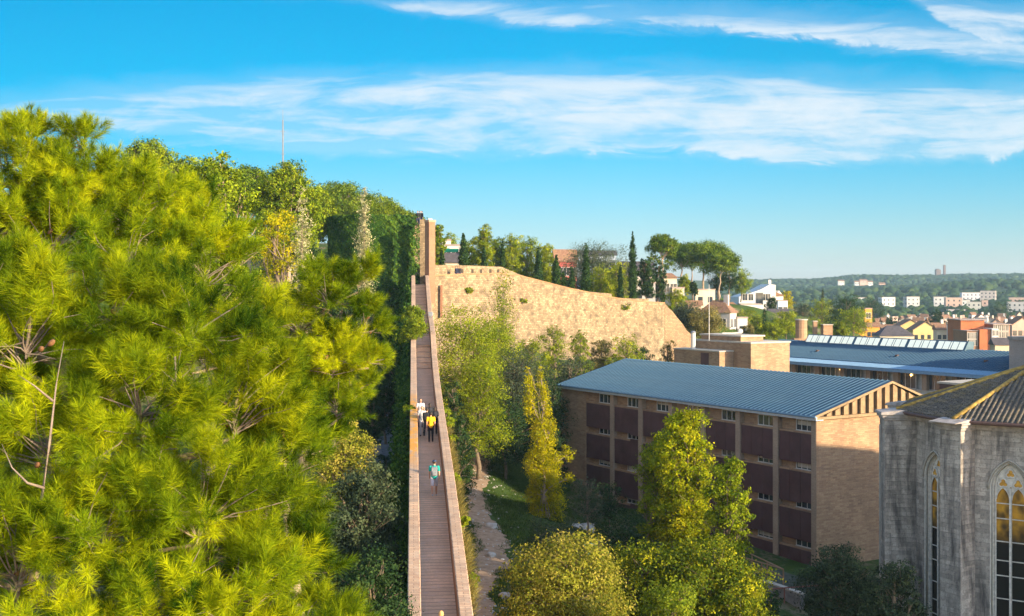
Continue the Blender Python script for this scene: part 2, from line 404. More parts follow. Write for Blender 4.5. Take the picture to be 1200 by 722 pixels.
# ------------------------------------------------------------------ camera, sun, sky
SUN_AZ, SUN_EL = 124.0, 15.0
def setup():
    cam = bpy.data.objects.new('camera', bpy.data.cameras.new('camera')); COL.objects.link(cam)
    cam.location = (0, 0, 0); cam.rotation_euler = (R(90), 0, 0)
    cam.data.sensor_width = 36; cam.data.lens = F / 1200 * 36; cam.data.shift_y = (HOR - 361) / 1200
    cam.data.clip_start = 0.3; cam.data.clip_end = 12000
    sc.camera = cam
    d = Vector((math.sin(R(SUN_AZ)) * math.cos(R(SUN_EL)), math.cos(R(SUN_AZ)) * math.cos(R(SUN_EL)), math.sin(R(SUN_EL))))
    s = bpy.data.lights.new('sun', 'SUN'); s.energy = 3.3; s.angle = R(0.55); s.color = (1.0, 0.83, 0.57)
    so = bpy.data.objects.new('sun', s); COL.objects.link(so); so.rotation_euler = d.to_track_quat('Z', 'Y').to_euler()
    so.location = (60, -40, 40)
    w = bpy.data.worlds.new('World'); sc.world = w; w.use_nodes = True
    nt = w.node_tree; nt.nodes.clear(); g = N(nt)
    out = g.n('ShaderNodeOutputWorld'); bg = g.n('ShaderNodeBackground'); bg.inputs[1].default_value = 0.15
    sky = g.n('ShaderNodeTexSky', sky_type='NISHITA'); sky.sun_disc = False
    sky.sun_elevation = R(SUN_EL); sky.sun_rotation = R(SUN_AZ); sky.altitude = 100
    sky.air_density = 1.0; sky.dust_density = 0.4; sky.ozone_density = 2.5
    tc = g.n('ShaderNodeTexCoord').outputs['Generated']
    sx = g.n('ShaderNodeSeparateXYZ'); g.l(tc, sx.inputs[0])
    x, y, z = sx.outputs
    ay = g.math('MAXIMUM', g.math('ABSOLUTE', y), 0.08)
    a = g.math('DIVIDE', x, ay); e = g.math('DIVIDE', z, ay)
    # the sky is a clearer, more cyan blue overhead than the model gives: grade by height
    t = g.mapr(e, 0.0, 0.27, 0, 1)
    grade = g.ramp(t, [(0.0, (0.31, 0.33, 0.48)), (0.22, (0.19, 0.31, 0.41)), (0.55, (0.01, 0.30, 0.40)), (1.0, (0.0, 0.30, 0.40))])
    grade = g.mix(g.mapr(e, 0.34, 0.9, 0, 1, True), grade, (1.0, 1.0, 1.0))
    grade = g.mix(g.mapr(y, -0.35, 0.15, 1, 0, True), grade, (1.45, 1.25, 1.15))  # sky behind the camera brightened past the model to add fill light
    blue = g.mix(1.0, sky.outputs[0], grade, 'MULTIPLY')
    blue = g.mix(1.0, blue, g.ramp(g.mapr(a, -0.45, 0.1), [(0, .72), (1, 1.0)]), 'MULTIPLY')
    # thin streaked cloud: long fibres, drifting up to the right
    cv = g.n('ShaderNodeCombineXYZ'); g.l(a, cv.inputs[0]); g.l(e, cv.inputs[1])
    warp = g.n('ShaderNodeVectorMath', operation='SCALE'); g.l(g.noise(g.scale(cv.outputs[0], (5, 14, 1)), 1.0, 3, 0.5, out=1), warp.inputs[0]); warp.inputs['Scale'].default_value = 0.03
    wc = g.n('ShaderNodeVectorMath', operation='ADD'); g.l(cv.outputs[0], wc.inputs[0]); g.l(warp.outputs[0], wc.inputs[1]); cvo = wc.outputs[0]
    f1 = g.noise(g.scale(cvo, (3.0, 21, 1), (3.1, 0.7, 0), (0, 0, R(-2))), 1.0, 9, 0.62, 0.5)
    f2 = g.noise(g.scale(cvo, (7.5, 70, 1), (1.2, 5.1, 0), (0, 0, R(3.5))), 1.0, 7, 0.6, 0.7)
    f3 = g.noise(g.scale(cvo, (14, 42, 1), (2, 0, 0), (0, 0, R(22))), 1.0, 8, 0.65, 0.6)
    E = lambda py: (HOR - py) / F
    A = lambda px: (px - 600) / F
    def curve(pts):            # piecewise line through (photo x, value)
        x = g.n('ShaderNodeFloatCurve'); c = x.mapping.curves[0]
        k = g.mapr(a, A(-100), A(1300), 0, 1); g.l(k, x.inputs['Value'])
        while len(c.points) < len(pts): c.points.new(.5, .5)
        for q, (px, v) in zip(c.points, pts): q.location = ((px + 100) / 1400, v); q.handle_type = 'AUTO'
        x.mapping.update(); return x.outputs[0]
    def band(top, bot, amp, soft=0.012):
        lo = curve([(p, E(v)) for p, v in bot]); hi = curve([(p, E(v)) for p, v in top])
        wob = g.math('MULTIPLY', g.math('SUBTRACT', f3, 0.5), 0.03)
        ew = g.math('ADD', e, wob)
        u = g.n('ShaderNodeMapRange', interpolation_type='SMOOTHSTEP'); g.l(g.math('SUBTRACT', ew, lo), u.inputs[0]); u.inputs[1].default_value = -soft * .3; u.inputs[2].default_value = soft * .7
        v = g.n('ShaderNodeMapRange', interpolation_type='SMOOTHSTEP'); g.l(g.math('SUBTRACT', hi, ew), v.inputs[0]); v.inputs[1].default_value = -soft * 1.2; v.inputs[2].default_value = soft * 1.8
        return g.math('MULTIPLY', g.math('MULTIPLY', u.outputs[0], v.outputs[0]), curve(amp))
    b1 = band([(-100,120),(200,92),(400,84),(640,78),(900,80),(1080,92),(1300,88)], [(-100,150),(200,165),(380,185),(620,186),(830,186),(930,196),(1300,172)], [(-100,.8),(100,.84),(300,.9),(450,.88),(700,.95),(900,1.0),(1300,1.0)])
    b2 = band([(-100,-40),(380,-6),(600,-4),(850,4),(1050,20),(1300,38)], [(-100,-35),(380,8),(600,30),(850,42),(1050,66),(1300,92)], [(-100,0),(380,.4),(450,.9),(700,.82),(900,.95),(1300,.9)])
    b3 = band([(-100,172),(150,167),(420,165),(500,170),(1300,172)], [(-100,180),(150,174),(420,172),(520,174),(1300,174)], [(-100,0),(100,.7),(350,.85),(470,.1),(1300,0)], .004)
    b5 = band([(-100,-60),(700,-60),(1050,-30),(1120,-8),(1300,-10)], [(-100,-50),(700,-50),(1050,-4),(1120,40),(1300,60)], [(-100,0),(980,0),(1080,.8),(1300,.9)])
    inview = g.mapr(y, 0.05, 0.2)
    b4 = g.math('MULTIPLY', g.mapr(e, 0.30, 0.5, 0, 0.75), g.mapr(f1, 0.4, 0.6))
    bb = g.math('MAXIMUM', g.math('MAXIMUM', b1, b2), g.math('MAXIMUM', b3, b5))
    bb = g.math('MAXIMUM', g.math('MULTIPLY', bb, inview), b4)
    ff = g.math('ADD', g.math('MULTIPLY', f1, 0.40), g.math('ADD', g.math('MULTIPLY', f2, 0.32), g.math('MULTIPLY', f3, 0.28)))
    dens = g.mapr(g.math('MULTIPLY_ADD', bb, 0.28, ff), 0.61, 0.86, 0, 1, True)
    dens = g.math('MULTIPLY', dens, g.mapr(bb, 0.02, 0.6, 0, 0.92))
    dens = g.math('MAXIMUM', dens, g.math('MULTIPLY', g.math('MAXIMUM', g.math('SUBTRACT', bb, 0.03), 0), 0.28))
    col = g.mix(dens, blue, (1.58, 1.76, 1.9))
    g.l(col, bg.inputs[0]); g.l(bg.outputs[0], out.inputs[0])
    sc.view_settings.view_transform = 'Standard'; sc.view_settings.look = 'None'
    sc.view_settings.exposure = 1.8; sc.view_settings.gamma = 1.0; sc.view_settings.use_curve_mapping = False
    sc.render.resolution_x = 1024; sc.render.resolution_y = 616
setup()

# ------------------------------------------------------------------ terrain
CP = [(-30,20,-17),(-12,20,-17),(0,20,-18),(15,20,-20),(30,30,-22),(60,40,-22),(100,40,-24),(-70,20,-10),(0,-30,-18),(80,-30,-24),(-60,-30,-14),
      (-15,60,-17.5),(-5,62,-17.3),(-1.8,62,-17.05),(3,64,-18),(10,60,-20.5),(25,60,-22),(50,60,-22),(-5,40,-17.4),(2,40,-18),
      (-1.5,85,-17.2),(-5.5,85,-16.9),(-9,90,-16),(-3,105,-16.6),(-3,120,-15.7),(-7,118,-15.4),(2,85,-18.4),(2,105,-18.6),
      (20,88,-21.3),(12,100,-21.3),(6,112,-21),(24,80,-21.8),(12,84,-20.8),(30,95,-21.5),(3,122,-18.5),
      (-14,100,-15),(-12,115,-14.6),(-25,100,-13.5),(-16,140,-10),(-30,180,3),(-60,150,6),(-60,100,-4),(-40,60,-13),(-34,220,8),(-90,200,12),(-60,240,10),
      (-12,170,-2),(-4,150,-11.5),(5,142,-13),(15,165,-11.5),(24,165,-13.5),(30,180,-13),
      (-5,185,-0.5),(5,195,-1),(18,205,-2.5),(30,212,-4.5),(0,250,1),(30,260,-3),(42,262,-3.5),
      (45,225,-10.5),(35,200,-12),(62,300,-7),(52,290,-5),(75,330,-14),(95,330,-26),(60,240,-19),
      (45,140,-21.5),(80,130,-22),(35,160,-19),(60,190,-22),(100,260,-26),(120,330,-22),(200,300,-24),(100,500,-24),(160,500,-24),(300,500,-24),
      (-100,420,10),(0,420,5),(60,420,-4),(-400,800,25),(-100,900,0),(90,900,-20),
      (200,700,-21),(400,700,-20),(180,950,-20),(300,950,-19),(450,950,-14),(220,1350,-14),(420,1350,-8),(540,1350,2),(700,1350,8),
      (250,1800,-8),(400,1800,-8),(600,1800,-4),(460,2200,11),(560,2200,6),(650,2200,17),(760,2200,13),(850,2200,14),(1000,2200,17),(1200,2200,24),
      (200,2200,15),(-300,2200,20),(-900,2200,20),(300,2900,-10),(900,2900,-10),(-500,2900,0),(1500,2900,10),(1300,1300,10),(500,300,-42),(900,700,-40),(-900,700,20)]
_cx = np.array([c[0] for c in CP], float); _cy = np.array([c[1] for c in CP], float); _cz = np.array([c[2] for c in CP], float)
def _warp(x, y):
    w = np.maximum(y + 45.0, 6.0)
    return 2.2 * x / w, np.log(w) * 2.2
_qx, _qy = _warp(_cx, _cy)
def H(x, y):
    x = np.atleast_1d(np.asarray(x, float)); y = np.atleast_1d(np.asarray(y, float))
    ax, ay = _warp(x, y)
    num = np.zeros_like(ax); den = np.zeros_like(ax)
    for i in range(len(_cz)):
        d2 = (ax - _qx[i]) ** 2 + (ay - _qy[i]) ** 2 + 0.0016
        w = d2 ** -2.0
        num += w * _cz[i]; den += w
    z = num / den
    far = np.clip((y - 1500) / 600, 0, 1)
    z = z + far * 4 * (np.sin(x / 95) * 0.6 + np.sin(x / 41 + y / 170) * 0.5)
    return z
def h(x, y): return float(H(x, y)[0])

def ground_mat():
    m, nt, out = new_mat('grass and soil'); g = N(nt)
    p = g.pos()
    n1 = g.noise(p, 0.14, 6, 0.65); n2 = g.noise(p, 1.7, 6, 0.7); n3 = g.noise(p, 14, 5, 0.7)
    grass = g.mix(g.mapr(n3, 0.3, 0.7), (0.022, 0.045, 0.008), (0.065, 0.10, 0.018))
    dry = g.mix(g.mapr(n3, 0.3, 0.7), (0.10, 0.08, 0.04), (0.20, 0.16, 0.09))
    c = g.mix(g.mapr(g.math('ADD', g.math('MULTIPLY', n1, 0.6), g.math('MULTIPLY', n2, 0.4)), 0.5, 0.6, 0, 1, True), grass, dry)
    nt.links.new(g.pbr(c, 0.95, 0, g.bump(n3, 0.8, 0.08), 0.1), out.inputs[0]); return m
def dirt_mat():
    m, nt, out = new_mat('trodden earth'); g = N(nt)
    p = g.pos()
    c = g.ramp(g.noise(p, 2.2, 7, 0.7), [(0.3, (0.20, 0.13, 0.08)), (0.5, (0.31, 0.21, 0.135)), (0.75, (0.38, 0.28, 0.19))])
    nt.links.new(g.pbr(c, 0.95, 0, g.bump(g.noise(p, 11, 5), 0.8, 0.05), 0.1), out.inputs[0]); return m

def terrain():
    rows = np.concatenate([np.linspace(-44, 200, 190), np.geomspace(203, 3300, 170)])
    cols = np.linspace(-1, 1, 261); cols = np.sign(cols) * (0.35 * np.abs(cols) + 0.65 * np.abs(cols) ** 2)
    YY = np.repeat(rows[:, None], len(cols), 1)
    XX = cols[None, :] * (rows[:, None] * 0.85 + 130)
    ZZ = H(XX.ravel(), YY.ravel())
    V = np.stack([XX.ravel(), YY.ravel(), ZZ], 1)
    nr, nc = YY.shape
    i = np.arange(nr - 1)[:, None] * nc + np.arange(nc - 1)[None, :]
    fs = np.stack([i, i + 1, i + nc + 1, i + nc], -1).reshape(-1, 4)
    me = bpy.data.meshes.new('ground'); me.from_pydata(V.tolist(), [], fs.tolist()); me.update()
    o = link_mesh('ground', me, ground_mat(), None, True); tag(o, kind='structure')
def strip(name, pts, mat, wob=0.25, lift=0.035):
    """a path: pts (x, y, half width) draped over the ground with a ragged edge"""
    b = MB(); rr = random.Random(3)
    P_ = []
    for (x0, y0, w0), (x1, y1, w1) in zip(pts[:-1], pts[1:]):
        n = max(2, int(math.hypot(x1 - x0, y1 - y0) / 0.45))
        for k in range(n):
            t = k / n; P_.append((x0 + (x1 - x0) * t, y0 + (y1 - y0) * t, w0 + (w1 - w0) * t))
    P_.append(pts[-1])
    for _ in range(6):
        P_ = [P_[0]] + [tuple((P_[i - 1][j] + 2 * P_[i][j] + P_[i + 1][j]) / 4 for j in range(3)) for i in range(1, len(P_) - 1)] + [P_[-1]]
    m = 7; vs = []
    for i, (x, y, w) in enumerate(P_):
        a = P_[max(0, i - 1)]; c = P_[min(len(P_) - 1, i + 1)]
        d = Vector((c[0] - a[0], c[1] - a[1], 0)).normalized(); nrm = Vector((-d.y, d.x, 0))
        wl = w * (1 + wob * (math.sin(i * .7) * .5 + rr.uniform(-1, 1) * .6)); wr = w * (1 + wob * (math.cos(i * .53) * .5 + rr.uniform(-1, 1) * .6))
        for k in range(m):
            t = k / (m - 1); q = Vector((x, y, 0)) + nrm * (wl * (1 - t) - wr * t)
            vs.append((q.x, q.y, 0))
    A = np.array(vs); A[:, 2] = H(A[:, 0], A[:, 1]) + lift
    fs = [(i * m + k, i * m + k + 1, (i + 1) * m + k + 1, (i + 1) * m + k) for i in range(len(P_) - 1) for k in range(m - 1)]
    b.add(A.tolist(), fs)
    return tag(b.build(name, mat, smooth=True), kind='structure')
terrain()
M['dirt'] = dirt_mat()
M['paving'] = brick_mat('grey garden paving', (0.16, 0.17, 0.19), (0.12, 0.13, 0.15), (0.06, 0.06, 0.07), 2.5, 0.9, 0.05)
strip('path', [(-0.9,54,.55),(-1.2,60,.6),(-1.6,64,.55),(-2.0,70,.7),(-1.3,77,1.1),(-1.5,84,1.2),(-2.4,90,.9),(-3.0,98,.7),(-2.9,108,.8),(-3.2,118,1.1),(-3.4,127,1.0)], M['dirt'], 0.4)
strip('garden_path', [(-13.5,84,1.0),(-14.2,92,1.1),(-13.4,100,1.1),(-11.6,110,1.2),(-11.8,122,1.2),(-13,134,1.2)], M['paving'], 0.03, 0.05)
# ------------------------------------------------------------------ foliage
def rng(seed): return np.random.default_rng(seed)
def unit(v): return v / np.maximum(np.linalg.norm(v, axis=-1, keepdims=True), 1e-9)
def bumpy(d, seed):
    s = seed * 1.7
    return (np.sin(d[:, 0] * 3.1 + s) * np.sin(d[:, 1] * 2.7 + s * 1.3) + np.sin(d[:, 2] * 3.7 + s * .7 + d[:, 0] * 2)) * 0.5

def leaf_geo(pos, nrm, size, r, aspect=0.55):
    """rhombic leaves, tip to base along a random tangent"""
    n = len(pos)
    nrm = unit(nrm)
    t = unit(np.cross(nrm, unit(r.normal(size=(n, 3)))))
    b = np.cross(nrm, t)
    s = (size * r.uniform(0.65, 1.35, n))[:, None]
    fold = nrm * s * 0.12
    v = np.empty((n, 4, 3))
    v[:, 0] = pos - t * s * 0.5; v[:, 1] = pos + b * s * aspect * 0.5 + fold
    v[:, 2] = pos + t * s * 0.5; v[:, 3] = pos - b * s * aspect * 0.5 + fold
    return v.reshape(-1, 3)

def crown(name, lobes, mat, parent, n, size, seed, clump=0.22, sprays=None, up=0.25, fill=0.45, aspect=0.55, tipl=0.0):
    """leaves of one crown. lobes: (x, y, z, rx, ry, rz). Each lobe is filled with small sprays of leaves"""
    r = rng(seed)
    L = np.array(lobes, float)
    area = (L[:, 3] * L[:, 4] + L[:, 4] * L[:, 5] + L[:, 3] * L[:, 5])
    cnt = np.maximum(1, (n * area / area.sum())).astype(int)
    VS, TS = [], []
    for i, l in enumerate(L):
        c = l[:3]; rad = l[3:]
        per = max(8, int(sprays or 26))
        ns = max(3, cnt[i] // per)
        d = unit(r.normal(size=(ns, 3)))
        rr = fill + (1 - fill) * r.random(ns) ** 0.6
        rr = rr * (1 + 0.28 * bumpy(d * 1.6, seed + i * 3.3))
        sc_ = c + d * rad * rr[:, None]
        st = np.clip(0.5 + 0.22 * r.normal(size=ns), 0, 1)
        k = np.repeat(np.arange(ns), per)
        sg = clump * min(rad.min(), rad.max())
        off = r.normal(size=(len(k), 3)) * sg * np.array([1, 1, 0.75])
        off *= (1 - 0.0)
        if tipl:
            off += d[k] * (r.random(len(k)) ** 2 * tipl)[:, None]
        p = sc_[k] + off
        sn = unit(d * 0.8 + r.normal(size=(ns, 3)) * 0.55 + np.array([0, 0, up]))
        nn = sn[k] + unit(off + 1e-6) * 0.25 + r.normal(size=(len(k), 3)) * 0.38
        VS.append(leaf_geo(p, nn, np.full(len(k), size), r, aspect))
        TS.append(np.clip(st[k] + r.normal(size=len(k)) * 0.16, 0, 1))
    V = np.concatenate(VS); T = np.concatenate(TS)
    return np_mesh(name, V, [(0, 1, 2, 3)], 4, mat, parent, T)

def limb_path(a, b, r, sag=0.15, n=5):
    a = Vector(a); b = Vector(b); L = (b - a).length; out = []
    off = Vector((r.uniform(-1, 1), r.uniform(-1, 1), r.uniform(-.3, .6))) * L * sag
    for i in range(n + 1):
        t = i / n; out.append(a.lerp(b, t) + off * math.sin(t * math.pi) + Vector((r.uniform(-1, 1), r.uniform(-1, 1), r.uniform(-1, 1))) * L * 0.025 * (0 < i < n))
    return out

def trunk_mesh(parent, lobes, base, th, rad, seed, mat, lean=(0, 0), limbs=True, fork=0.45, thick=0.35):
    """trunk from base up to the height th with a limb into every lobe"""
    r = random.Random(seed); b = MB()
    top = Vector((base[0] + lean[0], base[1] + lean[1], base[2] + th))
    pth = limb_path(Vector(base) - Vector((0, 0, .4)), top, r, 0.04, 7)
    b.tube(pth, [rad * (1 - 0.72 * i / 7) for i in range(8)], 8)
    if limbs:
        for l in lobes:
            zt = min(max((l[2] - base[2]) * 0.75, th * fork), th * 0.97)
            k = zt / th * 7; i = int(min(6, k)); s = pth[i].lerp(pth[i + 1], k - i)
            rl = rad * thick * (1 - 0.6 * zt / th) + 0.012
            e = Vector(l[:3]) + Vector((0, 0, l[5] * 0.25))
            lp = limb_path(s, e, r, 0.1, 4)
            b.tube(lp, [rl * (1 - 0.18 * j) for j in range(5)], 5, False)
            for _ in range(4):
                d = Vector((r.uniform(-1, 1) * l[3], r.uniform(-1, 1) * l[4], r.uniform(-.5, 1) * l[5])) * 0.85
                q = lp[r.choice((2, 3))]
                b.tube(limb_path(q, Vector(l[:3]) + d, r, 0.12, 3), [rl * .5, rl * .4, rl * .28, rl * .12], 4, False)
    return b.build('trunk', mat, parent, smooth=True)

def round_lobes(H_, W, seed, n=14, low=0.3, shape='round', r0=0.30):
    """lobes on the surface of a crown envelope; H_ tree height, W crown width"""
    r = random.Random(seed); out = []
    cz = H_ * (low + (1 - low) / 2); rz = H_ * (1 - low) / 2
    out.append((0, 0, cz, W * .3, W * .3, rz * .6))
    for i in range(n):
        u = (i + .5) / n; z = 1 - 1.75 * u
        ph = i * 2.39996 + r.uniform(-.4, .4)
        q = math.sqrt(max(0, 1 - z * z))
        if shape == 'cone': q = (0.5 - 0.5 * z) ** .8
        k = r.uniform(.56, .78)
        s = W * r0 * r.uniform(.7, 1.15)
        out.append((math.cos(ph) * q * W / 2 * k, math.sin(ph) * q * W / 2 * k, cz + z * rz * .78, s, s, s * .8))
    return out

def tree(name, label, cat, x, y, Ht, W, mat, seed, n=9000, size=0.2, z=None, group=None, shape='round', low=0.28, nl=14, bark='bark', tr=None, r0=.30, **kw):
    z = h(x, y) if z is None else z
    t = thing(name, label, cat, (x, y, z), 0, group)
    lob = round_lobes(Ht, W, seed, nl, low, shape, r0)
    crown('crown', lob, M[mat], t, n, size, seed, **kw)
    trunk_mesh(t, lob, (0, 0, 0), Ht * 0.86, tr or Ht * 0.022, seed, M[bark])
    return t

def column_tree(name, label, cat, x, y, Ht, W, mat, seed, n=5000, size=0.16, z=None, group=None, low=0.02, power=0.75, ragged=0.2, wob=0.0, **kw):
    """cypress / poplar: a narrow spindle of sprays"""
    z = h(x, y) if z is None else z
    t = thing(name, label, cat, (x, y, z), 0, group)
    r = random.Random(seed); lob = []
    m = max(10, int(Ht / (W * 0.32)))
    for i in range(m):
        u = (i + .5) / m; zz = Ht * (low + (1 - low) * u)
        env = (min(1, u / 0.12 + .45)) * (1 - u ** 2.2) ** power + 0.06
        k = 1 if W < 1.5 else 3
        for j in range(k):
            a = i * 2.4 + j * 2.1
            rr = W / 2 * env * (1 + ragged * r.uniform(-1, 1)); o = W / 2 * env * (.3 if k > 1 else .08) * r.uniform(.4, 1.3)
            q = rr * (.62 if k > 1 else .95)
            lob.append((math.cos(a) * o + wob * math.sin(u * 5), math.sin(a) * o, zz, q, q, Ht / m * 1.15))
    crown('crown', lob, M[mat], t, n, size, seed, **dict(dict(clump=.45, sprays=14, fill=.25), **kw))
    b = MB(); b.tube([(0, 0, -.3), (0, 0, Ht * .5), (0, 0, Ht * .93)], [W * .09 + .04, W * .06 + .03, .02], 6)
    b.build('trunk', M['bark'], t, smooth=True)
    return t

# ---- long-needled pines close to the camera: every shoot carries its own needles
def shoots(name, pos, axis, r, mat, parent, K=70, L=0.26, nl=0.13, w=0.0042, tint=None):
    n = len(pos)
    axis = unit(axis)
    k = np.repeat(np.arange(n), K)
    m = len(k)
    Ls = (L * r.uniform(.65, 1.25, n))[k]
    s = r.random(m) ** 0.75
    th = np.radians(76 - 50 * s + r.normal(size=m) * 12)
    a = axis[k]
    q = unit(np.cross(a, unit(r.normal(size=(m, 3)))))
    d = a * np.cos(th)[:, None] + q * np.sin(th)[:, None]
    base = pos[k] + a * (s * Ls)[:, None]
    ln = nl * r.uniform(.75, 1.2, m)
    side = unit(np.cross(d, unit(r.normal(size=(m, 3))))) * w
    droop = np.array([0, 0, -0.10]) * ln[:, None]
    V = np.empty((m, 3, 3))
    V[:, 0] = base - side; V[:, 1] = base + side; V[:, 2] = base + d * ln[:, None] + droop
    t0 = np.clip(0.5 + 0.2 * r.normal(size=n), 0, 1) if tint is None else tint
    T = np.clip(t0[k] + 0.13 * r.normal(size=m), 0, 1)
    return np_mesh(name, V.reshape(-1, 3), [(0, 1, 2)], 3, mat, parent, T)

def near_pine(label, x, y, lobes, seed, per=230, trunk_r=0.22, K=64, nl=0.125, L=0.24, w=0.0042, cones=20, trunk_top=None, lean=(0, 0)):
    """lobes in world metres relative to the tree foot"""
    z = h(x, y); t = thing('pine_tree', label, 'pine tree', (x, y, z), 0, 'long needled pines left of the walkway')
    r = rng(seed); rr = random.Random(seed)
    lobes = [(l[0] - x, l[1] - y, l[2] - z) + tuple(l[3:]) for l in lobes]
    top = max(l[2] for l in lobes) if trunk_top is None else trunk_top - z
    b = MB(); tw = MB()
    pth = limb_path((0, 0, -.5), (lean[0], lean[1], top), rr, 0.03, 9)
    b.tube(pth, [trunk_r * (1 - .8 * i / 9) for i in range(10)], 9)
    PP, AA, TT, ends = [], [], [], []
    for li, l in enumerate(lobes):
        c = Vector(l[:3]); R3 = Vector(l[3:6])
        zt = max(top * .5, min(top * .98, l[2] - l[5] * 1.3 - 0.5 * math.hypot(l[0], l[1]) * .4))
        kk = zt / top * 9; i = int(min(8, kk)); s = pth[i].lerp(pth[i + 1], kk - i)
        root = c - Vector((0, 0, R3.z * .55)) * 1.0
        lp = limb_path(s, root, rr, 0.10, 5)
        rl = 0.034 + 0.014 * rr.random()
        b.tube(lp, [rl, rl * .9, rl * .8, rl * .7, rl * .6, rl * .5], 6, False)
        m = int(per * (R3.x * R3.y + R3.y * R3.z + R3.x * R3.z) / 3 / 0.5)
        ntw = max(8, m // 9)
        lt = rr.gauss(.5, .13)
        for q in range(ntw):
            u = rr.uniform(-0.55, 1); ph = rr.uniform(0, 2 * math.pi); sq = math.sqrt(1 - u * u)
            d = Vector((sq * math.cos(ph), sq * math.sin(ph), u))
            k = 0.72 + .32 * rr.random() ** 1.0
            k *= 1 + 0.2 * math.sin(d.x * 5 + li) * math.sin(d.y * 4.3 + d.z * 3)
            e = c + Vector((d.x * R3.x, d.y * R3.y, d.z * R3.z)) * k
            s0 = root.lerp(c, rr.uniform(0, .9))
            tp = limb_path(s0, e, rr, 0.13, 4)
            tw.tube(tp, [.012, .010, .008, .006, .004], 4, False)
            dirv = (tp[-1] - tp[-3]).normalized() * .75 + d * .45 + Vector((0, 0, .75))
            tt = min(1, max(0, rr.gauss(lt, .17)))
            for j in range(9):
                f = 1 - (j / 9) * .5
                if j == 0: p = tp[-1]; a = dirv
                else:
                    idx = f * 4; i2 = int(min(3, idx)); p = tp[i2].lerp(tp[i2 + 1], idx - i2)
                    a = dirv * .8 + Vector((rr.uniform(-1, 1), rr.uniform(-1, 1), rr.uniform(-.4, .9))) * 0.9
                    p = p + Vector((rr.uniform(-1, 1), rr.uniform(-1, 1), rr.uniform(-.5, 1))) * 0.10
                PP.append(p[:]); AA.append(a[:]); TT.append(min(1, max(0, tt + rr.gauss(0, .1))))
            if rr.random() < .25: ends.append(tp[2])
    shoots('needles', np.array(PP), np.array(AA), r, M['pine'], t, K, L, nl, w, np.array(TT))
    b.build('trunk', M['palebark'], t, smooth=True)
    tw.build('branches', M['twig'], t, smooth=True, fix=False)
    cb = MB()
    for p in rr.sample(ends, min(cones, len(ends))):
        cb2 = MB(); cb2.ball((0, 0, 0), (.028, .028, .05), 8, 6)
        q = Matrix.Rotation(rr.uniform(1.8, 3.1), 3, Vector((rr.uniform(-1, 1), rr.uniform(-1, 1), 0)).normalized())
        cb.add([q @ Vector(v) + p for v in cb2.v], cb2.f)
    o = cb.build('cones', M['cone'], t, smooth=True); o['kind'] = 'stuff'
    return t, len(PP)

def dome_lobes(c, r3, n, s0, s1, seed, zmin=-.5, squash=.85):
    """lobes scattered over an ellipsoid centred c (world metres)"""
    r = random.Random(seed); out = []
    for i in range(n):
        u = 1 - (i + .5) / n * (1 - zmin); ph = i * 2.39996 + r.uniform(-.3, .3); q = math.sqrt(max(0, 1 - u * u))
        s = r.uniform(s0, s1)
        out.append((c[0] + math.cos(ph) * q * r3[0] * .8, c[1] + math.sin(ph) * q * r3[1] * .8, c[2] + u * r3[2] * .85, s, s, s * squash))
    return out
# ------------------------------------------------------------------ the big pines at the left
def PL(lst, seed=0):
    """lobes from (photo x, photo y, distance, radius)"""
    out = []
    for px, py, Y, s in lst:
        c = P(px, py, Y); out.append((c.x, c.y, c.z, s, s, s * .85))
    return out
# nearest: fills the lower left
near_pine('nearest bright green pine filling the lower left corner, bare grey branches inside', -5.6, 14.0, PL([
    (30,395,13,.85),(130,370,13.5,.8),(225,385,13.3,.8),(60,520,12.3,.85),(165,480,12.6,.9),(275,470,13.4,.85),(285,375,14.4,.55),
    (20,650,11.8,.8),(120,620,12,.9),(230,590,12.4,.9),(312,585,13.4,.7),(345,665,13.2,.55),(358,725,13,.5),(330,530,13.8,.5),(270,700,12.2,.8),(170,730,11.8,.8),(60,760,11.5,.8),
    (-60,450,13.5,.9),(-60,620,12.5,.9),(310,490,14.2,.5),(230,800,12,.9),(350,790,12.8,.75),(-20,330,14.6,.8),(240,640,14.4,.9),(100,450,15,.9)]), 3, K=112, w=.0025, nl=.155, L=.26, per=205, trunk_top=-0.4, lean=(.5,-.3))
near_pine('tall pine at the far left edge whose feathery tips rise against the sky', -9.2, 19.5, PL([
    (20,211,18.5,.95),(100,206,18.6,.65),(95,166,19,.35),(35,161,19.2,.4),(150,241,19,.8),(60,286,18,.95),(150,306,18.2,.85),(-40,266,18.5,1.0),
    (230,276,19.6,.8),(240,316,19,.8),(190,241,20.4,.7),(235,244,20.6,.5),(200,366,19.5,.9),(10,366,19,1.0),(75,231,18.6,.8),(120,256,18.8,.8),(20,256,18.6,.8),(180,266,19.4,.8),(255,406,21,.8),(-50,176,19.5,.7)]), 8, per=200, trunk_top=2.0, K=92, w=.0033, nl=.15, lean=(.8,-.3))
near_pine('rounded pine hanging over the dark gully beside the walkway', -4.4, 25.0, PL([
    (385,345,23.5,.7),(350,380,23.6,.65),(420,330,24,.45),(425,380,23.7,.5),(390,420,23.4,.75),(432,420,23.8,.42),(340,440,23.6,.7),(395,475,23.5,.62),
    (345,500,23.7,.6),(390,515,23.8,.4),(318,405,24.2,.45),(415,455,24,.5),(360,440,25,.8)]), 15, per=230, trunk_top=-0.8, K=92, w=.0038, nl=.15, L=.28, lean=(-.4,-.8))

